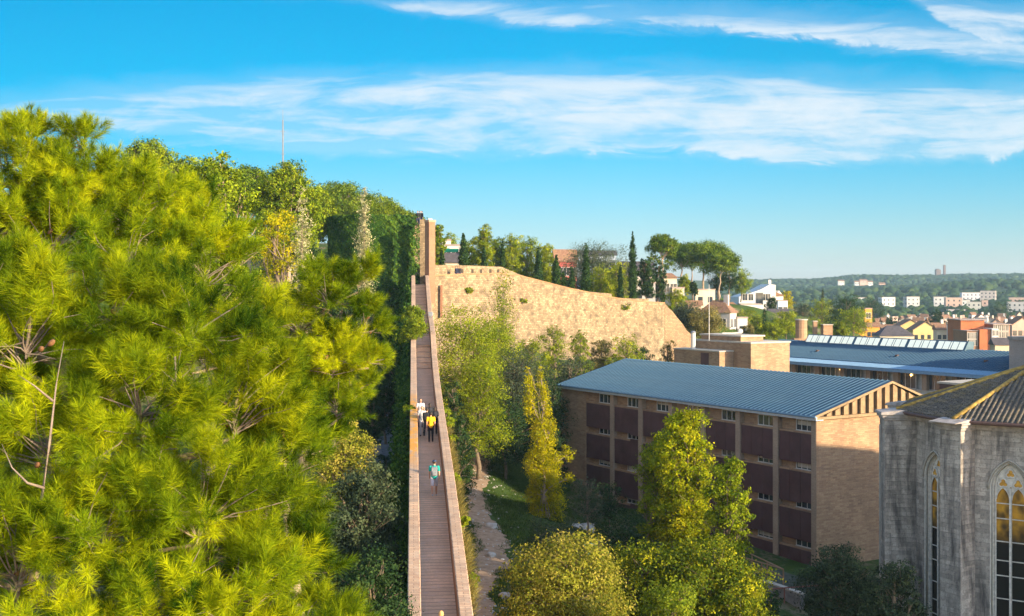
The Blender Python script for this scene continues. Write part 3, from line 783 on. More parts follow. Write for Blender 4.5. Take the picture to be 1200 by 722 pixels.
# bare limbs and cones of the nearest pine
def dead_limbs():
    t = [o for o in COL.objects if o.name == 'pine_tree'][0]; o0 = t.location
    for k, (pts, r0) in enumerate([
        ([(75,400,11.6),(66,450,11.3),(58,520,11.0),(48,590,11.0),(30,650,11.1),(12,735,11.3)], .026),
        ([(52,572,11.0),(32,566,10.9),(14,548,10.9),(2,520,11.0)], .016),
        ([(62,470,11.2),(40,452,11.1),(22,440,11.1)], .014),
        ([(205,418,11.9),(206,445,11.8),(207,480,11.8)], .013), ([(207,448,11.8),(196,440,11.7),(186,430,11.7)], .010), ([(207,448,11.8),(214,441,11.7),(222,434,11.7)], .010),
        ([(236,640,11.3),(222,668,11.2),(205,690,11.2),(182,722,11.3)], .016), ([(222,668,11.2),(236,672,11.1),(252,662,11.1)], .009),
        ([(196,500,11.6),(186,540,11.4),(190,580,11.4)], .010)]):
        if r0 < .02 and k != 6: pts = pts[::-1]
        b = MB(); P3 = [P(q[0], q[1], q[2] + .62) - o0 for q in pts]
        b.tube(P3, [r0 * (.12 + .88 * i / (len(P3) - 1)) for i in range(len(P3))], 7); b.build('bare_branch', M['twig'], t, smooth=True)
    for (px, py, Y) in ((60,402,12.2),(48,409,12.2),(44,545,11.7),(28,650,11.8),(20,672,11.8),(35,690,11.8)):
        b = MB(); b.ball((0, 0, 0), (.03, .03, .05), 10, 7); c = b.build('cone', M['cone'], t, smooth=True); c.location = P(px, py, Y) - o0; c.rotation_euler = (R(px % 50), R(py % 70), 0)
dead_limbs()
# ------------------------------------------------------------------ the rampart with its walkway
RA = math.atan(0.083)
PROF = [(-6,-13.9),(20,-13.2),(30,-12.5),(39,-11.7),(50,-10.6),(57,-9.95),(71,-9.05),(83,-8.2),(92,-7.3),(97,-6.6),(104,-5.0),(110,-4.5),(116,-4.1),(121,-3.9),(125,-3.2),(146,0.3),(151,0.4)]
def prof(y):
    for (a, za), (b, zb) in zip(PROF[:-1], PROF[1:]):
        if a <= y <= b: return za + (zb - za) * (y - a) / (b - a)
    return PROF[-1][1]
RC = 0.9
def RW(u, y, z):                # rampart frame (across, along, height) -> world
    return Vector((RC + u * math.cos(RA) - y * math.sin(RA), u * math.sin(RA) + y * math.cos(RA), z))

def sweep(b, sec, ys, zf):
    """closed section [(across, dz)] swept along ys; dz added to zf(y) unless it is a callable"""
    n = len(sec); vs = []
    for y in ys:
        for (u, dz) in sec:
            vs.append((u, y, dz(y) if callable(dz) else zf(y) + dz))
    fs = [tuple(reversed(range(n))), tuple((len(ys) - 1) * n + k for k in range(n))]
    for i in range(len(ys) - 1):
        for k in range(n):
            fs.append((i * n + k, i * n + (k + 1) % n, (i + 1) * n + (k + 1) % n, (i + 1) * n + k))
    b.add(vs, fs)

def rampart():
    t = thing('rampart', 'old town wall carrying a narrow brick walkway between two orange parapets, running straight away', 'wall walk', (RC, 0, 0), RA)
    # empties sit on the wall's own foot; heights are kept as world heights
    ys = [y for y in np.arange(-6, 151.01, 1.0)]
    rr = random.Random(5)
    jit = {y: rr.uniform(-.02, .02) for y in ys}
    base = lambda y: h(*RW(0, y, 0)[:2]) - 1.2
    wl = -0.62; wr = 0.62
    b = MB(); sweep(b, [(-1.02, base), (1.02, base), (1.02, -0.25), (-1.02, -0.25)], ys[::3] + [151.0], prof); b.build('wall', M['rough_stone'], t)
    b = MB(); sweep(b, [(-.63, -0.25), (.63, -0.25), (.63, 0.0), (-.63, 0.0)], ys, prof); b.build('walkway', M['deck'], t)
    # steps where the climb is steep
    for a, c in ((97, 104), (125, 146)):
        s = MB()
        n = int((prof(c) - prof(a)) / 0.17)
        for i in range(n):
            y0 = a + (c - a) * i / n; y1 = a + (c - a) * (i + 1) / n
            s.box(-.60, .60, y0 + .05, y1 + .35, prof(y0) - .1, prof(y1) + .03)
        s.build('steps', M['deck'], t)
    for sd, nm, hh in ((-1, 'left', 1.02), (1, 'right', 1.06)):
        b = MB(); u0, u1 = (-1.04, -.66) if sd < 0 else (.64, 1.02)
        sweep(b, [(u0, -.25), (u1, -.25), (u1, hh), (u0, hh)], ys, prof); b.build('parapet', M['parapet'], t)
        k = MB(); e = .035
        zc = lambda y: prof(y) + jit.get(y, 0)
        sweep(k, [(u0 - e, hh), (u1 + e, hh), (u1 + e, hh + .07), (u1 + e - .03, hh + .1), (u0 - e + .03, hh + .1), (u0 - e, hh + .07)], ys, zc)
        k.build('cap', M['lichencap'] if sd < 0 else M['cap'], t)
    return t

def lichen_cap():
    m = M['cap'].copy(); m.name = 'parapet cap with orange lichen'; M['lichencap'] = m
    nt = m.node_tree; g = N(nt)
    pb = [n for n in nt.nodes if n.type == 'BSDF_PRINCIPLED'][0]
    old = pb.inputs['Base Color'].links[0].from_socket
    p = g.obj(); sx = g.n('ShaderNodeSeparateXYZ'); g.l(p, sx.inputs[0])
    f = g.math('MULTIPLY', g.mapr(sx.outputs[1], 58, 62), g.mapr(sx.outputs[1], 82, 78))
    f = g.math('MULTIPLY', f, g.mapr(g.noise(g.scale(p, (1, .35, 1)), 1.6, 5, .7), .40, .54, 0, .95))
    c = g.mix(f, old, (0.62, 0.27, 0.03)); g.l(c, pb.inputs['Base Color'])
lichen_cap()
rampart()

# ------------------------------------------------------------------ the great lit wall behind
def big_wall():
    Yp = lambda px: 150 + (px - 503) * 0.127
    top = [(503,324.5),(516,323),(550,322),(587,321),(608,323.5),(638,331),(665,338),(693,344),(720,349.5),(745,353.5),(779,355.6)]
    back = [(516.6,310),(560,310.8),(602,312.3),(620,320),(640,328),(663,333.7),(685,338.3),(705.6,342),(731.5,344.3)]
    t = thing('stone_wall', 'long sunlit golden ashlar wall curving down to the right below the cypresses', 'wall', P(640, 337, Yp(640)) + Vector((0, 0, 0)))
    org = t.location.copy()
    def w(px, py, dY=0):
        Y = Yp(px); v = P(px, py, Y); n = Vector((-0.66, .75, 0)); return v + n * dY - org
    def ribbon(b, pts, d0, d1, z1f):
        """wall from the top line down to z1f between two depths"""
        n = len(pts); vs = []
        for (px, py) in pts:
            a = w(px, py, d0); c = w(px, py, d1); z = z1f(px) - org.z
            vs += [(a.x, a.y, z), (c.x, c.y, z), (c.x, c.y, a.z), (a.x, a.y, a.z)]
        fs = [(3, 2, 1, 0), tuple((n - 1) * 4 + k for k in range(4))]
        for i in range(n - 1):
            for k in range(4): fs.append((i * 4 + k, i * 4 + (k + 1) % 4, i * 4 + 4 + (k + 1) % 4, i * 4 + 4 + k))
        b.add(vs, fs)
    z = lambda px, py: (HOR - py) / F * Yp(px)
    dense = lambda pts: [(pts[i][0] + (pts[i+1][0] - pts[i][0]) * k / 4, pts[i][1] + (pts[i+1][1] - pts[i][1]) * k / 4) for i in range(len(pts) - 1) for k in range(4)] + [pts[-1]]
    b = MB(); ribbon(b, dense(top), 0, .55, lambda px: -16.0); b.build('wall', M['ashlar'], t)
    b = MB(); ribbon(b, [(p[0], p[1] - 0) for p in top], -.04, .6, lambda px: z(px, np.interp(px, [q[0] for q in top], [q[1] for q in top])) - .0)
    # coping course of orange brick on the front wall
    c = MB()
    pts = dense(top); n = len(pts); vs = []
    for (px, py) in pts:
        a = w(px, py, -.06); d = w(px, py, .61)
        vs += [(a.x, a.y, a.z), (d.x, d.y, a.z), (d.x, d.y, a.z + .16), (a.x, a.y, a.z + .16)]
    fs = [(3, 2, 1, 0), tuple((n - 1) * 4 + k for k in range(4))]
    for i in range(n - 1):
        for k in range(4): fs.append((i * 4 + k, i * 4 + (k + 1) % 4, i * 4 + 4 + (k + 1) % 4, i * 4 + 4 + k))
    c.add(vs, fs); c.build('coping', M['parapet'], t)
    # wall walk and fill, 1.1 m below the front parapet
    b = MB(); ribbon(b, [(p[0], p[1] + 1.1 * F / Yp(p[0])) for p in dense(top)], .55, 2.6, lambda px: -16.0); b.build('wall_walk', M['deck'], t)
    b = MB(); ribbon(b, dense(back), 2.6, 3.1, lambda px: -9.0); b.build('back_parapet', M['ashlar'], t)
    b = MB(); ribbon(b, [(741,349.5),(775,350.5)], 2.6, 3.1, lambda px: -12.0); b.build('back_parapet', M['ashlar'], t)
    # the broken end, coming down in rubble
    e = MB()
    pts = [(779,355.6),(783,360.5),(788,365),(794,373),(800,380),(805,388),(809.5,391.6),(810,400),(810.5,412)]
    ribbon(e, pts, -.05, 3.0, lambda px: -16.0); e.build('broken_end', M['rough_stone'], t)
    # brick downpipe pilaster near the walkway
    q = MB(); a = w(514, 334, -.35); d = w(518, 334, 0)
    q.box(a.x, d.x + .1, a.y - .1, a.y + .3, z(514, 372) - org.z, z(514, 334) - org.z); q.build('pilaster', M['redbrick'], t)
    # putlog holes: dark plates on the face, their shade put into the colour
    rr = random.Random(4)
    for px in (556, 568, 578, 589, 598):
        hm = MB(); a = w(px, 0, 2.585); zz = (HOR - 317.5) / F * (Yp(px)) - org.z
        Mx = Matrix.Translation((a.x, a.y, zz)) @ Matrix.Rotation(math.atan2(.66, .75), 4, 'Z')
        hm.box(-.22, .22, -.02, .05, -.26, .26, Mx); hm.build('hole_plate', M['hole'], t)
    return t
M['hole'] = plain('painted hole shade', (0.06, 0.045, 0.03), 0.9)
big_wall()

# ------------------------------------------------------------------ the ivy tower and the brick pier
def ivy_tower():
    cx, cy, r_ = -17.9, 158.0, 6.0
    z0 = h(cx, cy) - 2; top = 9.25
    t = thing('ivy_tower', 'round stone tower smothered in dark green ivy at the far end of the walkway', 'tower', (cx, cy, z0))
    def ring(b, ra, rb, za, zb, n=48):
        vs = []
        for k in range(n):
            a = 2 * math.pi * k / n; c, s = math.cos(a), math.sin(a)
            vs += [(ra * c, ra * s, za), (rb * c, rb * s, za), (rb * c, rb * s, zb), (ra * c, ra * s, zb)]
        fs = []
        for k in range(n):
            o = k * 4; p = ((k + 1) % n) * 4
            for i in range(4): fs.append((o + i, p + i, p + (i + 1) % 4, o + (i + 1) % 4))
        b.add(vs, fs)
    b = MB(); ring(b, r_ - 1, r_, 0, top - z0 - .3); b.build('wall', M['ashlar'], t)
    b = MB(); ring(b, r_ - .9, r_ + .1, top - z0 - .3, top - z0); b.build('coping', M['ashlar'], t)
    b = MB(); b.prism([(math.cos(k * math.pi / 16) * (r_ - .95), math.sin(k * math.pi / 16) * (r_ - .95)) for k in range(32)], top - z0 - 1.4, top - z0 - 1.2); b.build('platform', M['deck'], t)
    # ivy: a skin of leaves, thicker in places
    r = rng(21); n = 80000
    a = r.uniform(-math.pi * 1.05, math.pi * .1, n); zz = np.minimum(r.uniform(0, 1, n) ** .85 * (top - z0 + .05), top - z0 - .05 + .1 * np.sin(a * 17) * np.sin(a * 5 + 1))
    lump = .45 + .25 * np.sin(a * 9 + zz * 1.1) * np.sin(zz * 1.7 + a * 4) + .3 * np.sin(a * 23 + zz) * np.sin(zz * 4) + .25 * np.sin(a * 41) * np.sin(zz * 7 + a * 9)
    rad = r_ + .1 + np.clip(lump, 0, 1.2) * (0.35 + .5 * (a > -1.2)) * r.random(n) + .1 * r.random(n)
    keep = ~((a > -.62) & (zz > 3) & (r.random(n) < .85) & (a > -.62 + .12 * np.sin(zz * 2)))
    a, zz, rad = a[keep], zz[keep], rad[keep]; n = len(a)
    pos = np.stack([rad * np.cos(a), rad * np.sin(a), zz], 1)
    nn = np.stack([np.cos(a), np.sin(a), np.full(n, .35)], 1) + r.normal(size=(n, 3)) * .45
    V = leaf_geo(pos, nn, np.full(n, .26), r, .8)
    np_mesh('ivy', V, [(0, 1, 2, 3)], 4, M['ivy'], t, np.clip(.5 + .2 * r.normal(size=n) + .15 * np.sin(a * 7 + zz), 0, 1))
    # straight return wall between tower and pier, pale and bare
    w0 = P(492.5, 0, 151); w1 = P(499, 0, 151)
    b = MB(); b.box(w0.x - cx, w1.x - cx, 150.5 - cy, 152.0 - cy, 0, (HOR - 257) / F * 150.5 - z0); b.build('return_wall', M['ashlar'], t)
    return t
ivy_tower()

def pier():
    c = P(504, 0, 148); z0 = -2.0; zt = (HOR - 258) / F * 148
    t = thing('brick_pier', 'tall square brick pier standing where the walkway meets the ivy tower', 'pier', (c.x, c.y, z0), R(38))
    b = MB(); b.box(-.46, .46, -.46, .46, 0, zt - z0 - .25); b.build('shaft', M['redbrick'], t)
    b = MB(); b.box(-.52, .52, -.52, .52, zt - z0 - .25, zt - z0); b.build('cap', M['cap'], t)
    b = MB(); b.box(-.3, .3, -.08, .08, zt - z0, zt - z0 + .18); b.build('lamp_box', M['metal'], t)
pier()
# floodlight on the right parapet
def floodlight(yv, label, s=1.0):
    p = RW(.83, yv, prof(yv) + 1.15)
    t = thing('floodlight', label, 'floodlight', p, RA)
    b = MB(); b.box(-.05, .05, -.05, .05, 0, .15); b.build('bracket', M['metal'], t)
    b = MB(); b.box(-.22 * s, .22 * s, -.12, .16, .15, .45 * s + .1); b.build('housing', M['metal'], t, bevel=.03)
floodlight(116.5, 'small grey floodlight box standing on the right parapet where the steps begin')
# ------------------------------------------------------------------ the brick college with blue roofs
BR = math.atan2(.524, .852)
def window(parent, M4, w, hh, panes=2, sill=True, d=.0, frame=.06, glass='glass'):
    """window in the local x-z plane at M4 (origin lower left, outward = -y)"""
    f = MB()
    f.box(0, frame, -.04, .06, 0, hh, M4); f.box(w - frame, w, -.04, .06, 0, hh, M4)
    f.box(frame, w - frame, -.04, .06, 0, frame, M4); f.box(frame, w - frame, -.04, .06, hh - frame, hh, M4)
    for k in range(1, panes):
        x = w * k / panes; f.box(x - frame / 2, x + frame / 2, -.035, .055, frame, hh - frame, M4)
    fo = f.build('window', M['frame'], parent)
    g = MB(); g.box(frame * .5, w - frame * .5, .0, .02, frame * .5, hh - frame * .5, M4); g.build('pane', M[glass], fo)
    if sill:
        s = MB(); s.box(-.06, w + .06, -.14, .05, -.1, -.003, M4); s.build('sill', M['sill'], fo)
    return fo

def seam_roof(b, x0, z0, x1, z1, y0, y1, th=.12, step=.5, rib=.085):
    """sloping slab x0..x1 with raised standing seams"""
    b.profile([(x0, z0), (x1, z1), (x1, z1 - th), (x0, z0 - th)], y0, y1)
    n = int((y1 - y0) / step)
    for i in range(1, n):
        y = y0 + i * (y1 - y0) / n
        b.profile([(x0, z0 - .004), (x0, z0 + rib), (x1, z1 + rib), (x1, z1 - .004)], y - .028, y + .028)

def college_front():
    z0 = -21.6; E = -9.86 - z0
    t = thing('college_building', 'four storey buff brick building with blue seamed roof and maroon slatted shutters', 'building', (23.2, 91.0, z0), BR)
    D = 12.2; L = 34.9; rec = .42
    b = MB()
    b.box(rec, D, 0.02, L - .02, 0, E - .28)                         # main body behind the recess
    b.build('wall', M['brick'], t)
    b = MB(); b.box(0, rec, 30.5, L, 0, E - .28); b.build('blank_wall', M['brick'], t)
    b = MB(); b.box(-.02, D + .0, -.02, .0175, 0, E - .28); b.build('end_wall', M['brick'], t)
    # piers
    for k in range(7):
        y = k * 4.36
        b = MB(); b.box(-.06, rec, y - (0 if k == 0 else .27), y + (.5 if k == 0 else .27), 0, E - .3); b.build('pier', M['pier'], t)
    # floors: sill levels
    My = lambda x, y, z: Matrix.Translation((x, y, z)) @ Matrix.Rotation(-math.pi / 2, 4, 'Z')
    rb = random.Random(17)
    for k in range(7):
        ya = k * 4.36 + (.52 if k == 0 else .29); yb = (k + 1) * 4.36 - .29
        if k == 6: yb = 30.5 - .02
        W = yb - ya
        for f_ in range(4):
            sill = E - 1.28 - 3.0 * f_
            b = MB(); b.box(.10, rec + .05, ya, yb, sill - .20, sill - .0); b.build('spandrel', M['brick'], t)
            bot = max(.15, sill - 2.42)
            for j in range(3):
                w0 = ya + .03 + j * (W - .06) / 3; w1 = ya + .03 + (j + 1) * (W - .06) / 3 - .05
                b = MB(); b.box(-.02 + .02 * j, .06 + .02 * j, w0, w1, bot - (.12 if rb.random() < .2 else 0), sill - .13 + (.25 if f_ > 0 and j == 0 and rb.random() < .35 else 0)); b.build('shutter', M['maroon'], t)
            # window on the right (near) half of the bay
            wn = window(t, My(rec - .03, ya + W * .56, sill + .02), W * .50, .88 if f_ == 0 else .56, 3)
            if rb.random() < .45:
                hb = rb.uniform(.15, .5); q = MB(); q.box(rec - .045, rec - .035, ya + W * .10, ya + W * .52, sill + .80 - hb * .8 - (.0 if f_ == 0 else .30), sill + .80 - (.0 if f_ == 0 else .30)); q.build('blind', M['sill'], wn)
            if f_ > 0:
                # recess wall strip catches the light
                pass
    # eaves
    b = MB(); b.box(-.42, -.30, -.35, L + .3, E - .26, E + .02); b.box(-.30, rec, -.30, L + .25, E - .275, E - .20); b.build('fascia', M['fascia'], t)
    b = MB(); b.box(-.52, -.425, -.35, L + .3, E - .02, E + .10); b.build('gutter', M['zinc'], t)
    xa, za = 8.15, -7.46 - z0
    b = MB(); seam_roof(b, -.5, E + .06, xa, za, -.25, L + .25); seam_roof(b, D + .5, -9.1 - z0, xa, za, -.25, L + .25)
    b.build('roof', M['roofblue'], t)
    # gable of upright corrugated sheets
    b = MB(); b.prism([(-.2, -.0), (D + .1, 0), (D + .1, .25), (-.2, .25)], [E - .15] * 4, [E + .02] * 4)
    g = MB(); g.add([(-.3, .04, E), (D + .2, .04, E), (D + .2, .04, -9.25 - z0), (xa, .04, za - .13), ], [(0, 1, 2, 3)])
    g.build('gable', M['batten_dark'], t)  # darker brown backing behind the cladding sheets
    n = 12
    for i in range(n):
        x = .9 + i * (D - 1.1) / n
        def zt(x): return E + (za - E) * (x + .3) / (xa + .3) if x < xa else za + (-9.2 - z0 - za) * (x - xa) / (D + .3 - xa)
        b = MB(); w = .62
        b.prism([(x, -.20), (x + w, -.06), (x + w, .03), (x, .03)], E + .02, [zt(x) - .2, zt(x + w) - .2, zt(x + w) - .2, zt(x) - .2]); b.build('cladding_sheet', M['batten'], t)
    b = MB(); b.box(-.35, D + .35, -.28, .02, E - .22, E + .0); b.build('string_course', M['batten'], t)
    b = MB(); b.prism([(xa, -.27), (D + .5, -.27), (D + .5, -.2), (xa, -.2)], [za - .16, -9.22 - z0, -9.22 - z0, za - .16], [za + .03, -9.05 - z0, -9.05 - z0, za + .03])
    b.prism([(-.5, -.27), (xa, -.27), (xa, -.2), (-.5, -.2)], [E - .1, za - .16, za - .16, E - .1], [E + .08, za + .03, za + .03, E + .08]); b.build('verge', M['batten'], t)
    return t
college_front()

def college_back():
    z0 = -22; E = -9.9 - z0
    t = thing('long_college_building', 'long low building with a blue metal roof, window band and row of milky skylights', 'building', (57.5, 127.0, z0), BR)
    L = 50.0; y0 = -10.0; D = 18
    b = MB(); b.box(.4, D, y0, L, 0, E - 2.3); b.box(1.2, D, y0, L, E - 2.3, E - .2); b.build('wall', M['white_brick'], t)
    b = MB(); b.box(-.75, -.62, y0, L, E - .3, E + .06); b.box(-.62, 1.2, y0, L, E - .3, E - .2); b.build('fascia', M['zinc'], t)
    b = MB(); b.box(.25, .42, y0, L, E - 2.45, E - 2.3); b.build('sill_band', M['sill'], t)
    My = lambda x, y, z: Matrix.Translation((x, y, z)) @ Matrix.Rotation(-math.pi / 2, 4, 'Z')
    k = 0
    y = y0 + 1.3
    while y < L - 4:
        b = MB(); b.box(.3, 1.2, y - .35, y + .35, E - 2.3, E - .3); b.build('pier', M['pier'], t)
        window(t, My(.8, y + .5, E - 2.25), 3.2, 1.85, 4, False)
        y += 4.28; k += 1
    b = MB(); seam_roof(b, -.75, E + .1, 1.6, E + .42, y0, L, .1, .42, .03); b.build('eaves_sheet', M['zinc'], t)
    b = MB(); seam_roof(b, 1.6, E + .47, 9, -7.6 - z0, y0, L); seam_roof(b, D + .6, E, 9, -7.6 - z0, y0, L); b.build('roof', M['roofblue'], t)
    # skylight monitor
    ya, yb = 17.4, 44.1; zr = -7.6 - z0
    s = MB(); s.profile([(8.1, zr - .25), (9.9, zr - .25), (9.9, zr + .95), (8.95, zr + 1.0)], ya, yb); so = s.build('skylight', M['zincdark'], t)
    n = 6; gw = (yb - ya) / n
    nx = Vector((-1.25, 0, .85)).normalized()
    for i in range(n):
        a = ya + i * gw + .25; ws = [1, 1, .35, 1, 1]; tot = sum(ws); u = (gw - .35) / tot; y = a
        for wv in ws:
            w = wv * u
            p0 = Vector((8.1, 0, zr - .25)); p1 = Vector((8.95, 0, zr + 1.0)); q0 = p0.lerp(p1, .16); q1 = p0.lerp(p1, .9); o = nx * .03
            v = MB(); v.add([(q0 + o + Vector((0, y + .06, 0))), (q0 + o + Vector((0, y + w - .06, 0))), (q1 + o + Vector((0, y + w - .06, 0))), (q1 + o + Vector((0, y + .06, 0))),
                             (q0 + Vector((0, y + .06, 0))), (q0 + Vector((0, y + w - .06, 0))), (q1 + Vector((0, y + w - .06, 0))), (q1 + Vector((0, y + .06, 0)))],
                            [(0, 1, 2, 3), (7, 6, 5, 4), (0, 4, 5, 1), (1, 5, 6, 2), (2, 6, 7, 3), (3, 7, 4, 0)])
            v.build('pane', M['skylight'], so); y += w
    for yv in (11.5, 24.5, 38):
        v = MB(); zz = E + .47 + (zr - E - .47) * .4
        v.box(4.4, 4.75, yv, yv + .35, zz - .1, zz + .25); v.build('roof_vent', M['pipe'], t)
    # warm lamps on inside the long window band
    for yv in (19.2, 30.4):
        v = MB(); v.ball((.68, yv, E - .62), .13, 8, 6); v.build('lit_lamp', M['lamp'], t)
    # stair tower at the right end of the roof
    b = MB(); b.box(1.8, 9, -1.5, 6.6, E - .2, -5.8 - z0); tt = b.build('stair_tower', M['concrete_brick'], t)
    b = MB(); b.box(1.65, 9.1, -1.6, 6.75, -5.8 - z0, -5.45 - z0); b.build('roof_slab', M['concrete'], tt)
    # brick vents near the far end
    b = MB()
    return t
M['zincdark'] = plain('slate blue metal', (0.07, 0.12, 0.15), .5, .2)
M['concrete_brick'] = brick_mat('grey brick', (0.30, 0.25, 0.21), (0.25, 0.205, 0.17), (0.27, 0.23, 0.2), .25, .075, .012)
def lamp_mat():
    m, nt, out = new_mat('lit lamp'); e = nt.nodes.new('ShaderNodeEmission'); e.inputs[0].default_value = (1, .55, .16, 1); e.inputs[1].default_value = 3.5
    nt.links.new(e.outputs[0], out.inputs[0]); return m
M['lamp'] = lamp_mat()
college_back()

def annex():
    z0 = -20.5
    c = Vector((28, 140, z0)); t = thing('brick_annex', 'flat roofed buff brick block between the two blue roofs', 'building', c, BR)
    b = MB(); b.box(0, 6.2, 0, 10.4, 0, -6.6 - z0); b.build('wall', M['brick'], t)
    b = MB(); b.box(-.12, 6.32, -.12, 10.5, -6.6 - z0, -6.42 - z0); b.build('roof_slab', M['sill'], t)
    b = MB(); b.box(.6, 4.2, 2.4, 9.5, -6.42 - z0, -5.9 - z0); b.build('upper_block', M['brick'], t)
    b = MB(); b.box(.45, 4.35, 2.2, 9.7, -5.9 - z0, -5.72 - z0); b.build('upper_slab', M['sill'], t)
    b = MB(); b.box(-2.2, -.003, 3.0, 11.4, 0, -7.65 - z0); lb = b.build('lower_block', M['brick'], t)
    b = MB(); b.box(-2.3, -.003, 2.9, 11.5, -7.65 - z0, -7.5 - z0); b.build('roof_slab', M['sill'], lb)
    b = MB(); b.box(-2.26, -2.2, 4.9, 6.3, -10.2 - z0, -7.85 - z0); b.build('door', M['maroon'], lb)
    p = P(831, 0, 145)
    t2 = thing('antenna_pole', 'thin white pole standing on the flat brick annex roof', 'pole', (p.x, p.y, -6.43))
    b = MB(); b.tube([(0, 0, 0), (0, 0, 6.8)], [.05, .03], 6); b.build('pole', M['frame'], t2)
    b = MB(); b.box(-.25, .25, -.02, .02, 6.2, 6.24); b.build('crossbar', M['frame'], t2)
    p = P(812.5, 0, 146)
    t3 = thing('white_flue', 'short white flue pipe at the left end of the annex roof', 'flue', (p.x, p.y, -7.5))
    b = MB(); b.tube([(0, 0, 0), (0, 0, 2.0)], .28, 10); b.build('pipe', M['frame'], t3, smooth=False)
    b = MB(); b.tube([(0, 0, 2.0), (0, 0, 2.2)], [.38, .2], 10); b.build('cowl', M['metal'], t3)
    p = P(858, 0, 146)
    t4 = thing('roof_dish', 'small white dish and bent pipes on the annex roof', 'dish', (p.x, p.y, -5.72))
    b = MB(); b.tube([(-1.2, 0, .12), (0, 0, .12), (.9, 0, .2)], .1, 6); b.build('pipe', M['frame'], t4)
    b = MB(); b.ball((1.0, 0, .38), (.32, .1, .32), 10, 6); b.build('dish', M['frame'], t4, smooth=True)
annex()

def plant_room():
    z0 = -21.5; c = Vector((45.07, 118, z0))
    t = thing('plant_room', 'maroon louvred box room with a pale flat roof rising behind the church roof', 'building', c, BR)
    b = MB(); b.box(0, 4.9, 0, 3.45, 8.5, -9.7 - z0); b.build('louvre_wall', M['maroon'], t)
    b = MB(); b.box(.3, 5.05, -.05, -.003, 8.5, -9.75 - z0); b.build('end_wall', M['brick'], t)
    b = MB(); b.box(-.2, 5.2, -.2, 3.6, -9.7 - z0, -9.5 - z0); b.build('roof_slab', M['sill'], t)
    b = MB(); b.box(-1.5, 7, -1.0, 6, 0, 8.5); b.build('lower_wall', M['brick'], t)
plant_room()

def vent_stack(px, py0, py1, Y, w, label, round_=True):
    a = P(px, py0, Y); zt = a.z; zb = (HOR - py1) / F * Y
    t = thing('brick_chimney', label, 'chimney', (a.x, a.y, zb - 6))
    b = MB(); hgt = zt - zb + 6
    if round_:
        b.box(-w * .75, w * .75, -w * .6, w * .6, 0, 6.2); 
        b.build('base', M['brick'], t)
        b = MB()
        b.tube([(0, 0, 6.2), (0, 0, hgt - .15)], w / 2, 14); b.build('shaft', M['brick'], t)
        b = MB(); b.tube([(0, 0, hgt - .15), (0, 0, hgt)], w / 2 + .1, 14); b.build('cap', M['sill'], t)
    else:
        b.box(-w / 2, w / 2, -w / 2, w / 2, 0, hgt - .12); b.build('shaft', M['brick'], t)
        b = MB(); b.box(-w / 2 - .08, w / 2 + .08, -w / 2 - .08, w / 2 + .08, hgt - .12, hgt); b.build('cap', M['sill'], t)
vent_stack(939, 374, 398, 176, 1.7, 'stout round brick chimney just left of the skylight row')
vent_stack(969, 380, 396, 181, 1.4, 'square brick chimney behind the left end of the skylights', False)
vent_stack(955, 376, 396, 183, .6, 'thin brick chimney between the round and the square ones', False)

# railings, terrace wall and the red handrail below the end of the brick building
def rail(label, pts, hgt, mat, name='railing', mid=True):
    p0 = Vector(pts[0]); t = thing(name, label, 'railing', p0)
    L = [Vector(p) - p0 for p in pts]
    for a, c in zip(L[:-1], L[1:]):
        b = MB(); b.tube([a + Vector((0, 0, hgt)), c + Vector((0, 0, hgt))], .05, 6); b.build('handrail', M[mat], t)
        if mid: b = MB(); b.tube([a + Vector((0, 0, hgt * .5)), c + Vector((0, 0, hgt * .5))], .03, 6); b.build('middle_rail', M[mat], t)
        n = max(1, round((c - a).length / 2.2))
        for i in range(n + 1):
            if i == n and c != L[-1]: continue
            q = a.lerp(c, i / n); b = MB(); b.tube([q, q + Vector((0, 0, hgt))], .05, 6); b.build('post', M[mat], t)
M['darkfloor'] = plain('mossy terrace floor', (.05, .055, .035), .95, var=.4)
def terrace():
    a = P(866, 672, 86); b_ = P(938, 668, 80)
    zt = a.z
    t = thing('terrace_wall', 'low dark concrete terrace wall in front of the building corner', 'wall', (a.x, a.y, zt - 2.6), math.atan2(b_.y - a.y, b_.x - a.x))
    L = math.hypot(b_.x - a.x, b_.y - a.y)
    m = MB(); m.box(0, L, 0, .35, 0, 2.6); m.build('wall', M['concrete'], t)
    m = MB(); m.box(-.04, L + .04, -.04, .39, 2.6, 2.7); m.build('coping', M['sill'], t)
    f = MB(); f.box(0, L, .35, 3.5, 2.1, 2.5); f.build('terrace_floor', M['darkfloor'], t)
    c = Vector((b_.x, b_.y, zt + .1))
    rail('rusty steel railing standing on the terrace wall by the building corner', [(a.x + .5, a.y + 3.2, zt + .1), (b_.x - .6, b_.y + 2.4, zt + .1), (a.x + .2, a.y + .3, zt + .1)], 1.05, 'rail')
    e0 = P(880, 692, 78); e1 = P(1040, 680, 76)
    rail('long faded red handrail crossing below the terrace wall', [(e0.x, e0.y, e0.z - 1), (e1.x, e1.y, e1.z - 1)], 1.0, 'redrail', mid=False)
M['redrail'] = plain('faded red paint', (0.26, 0.10, 0.075), .6)
terrace()
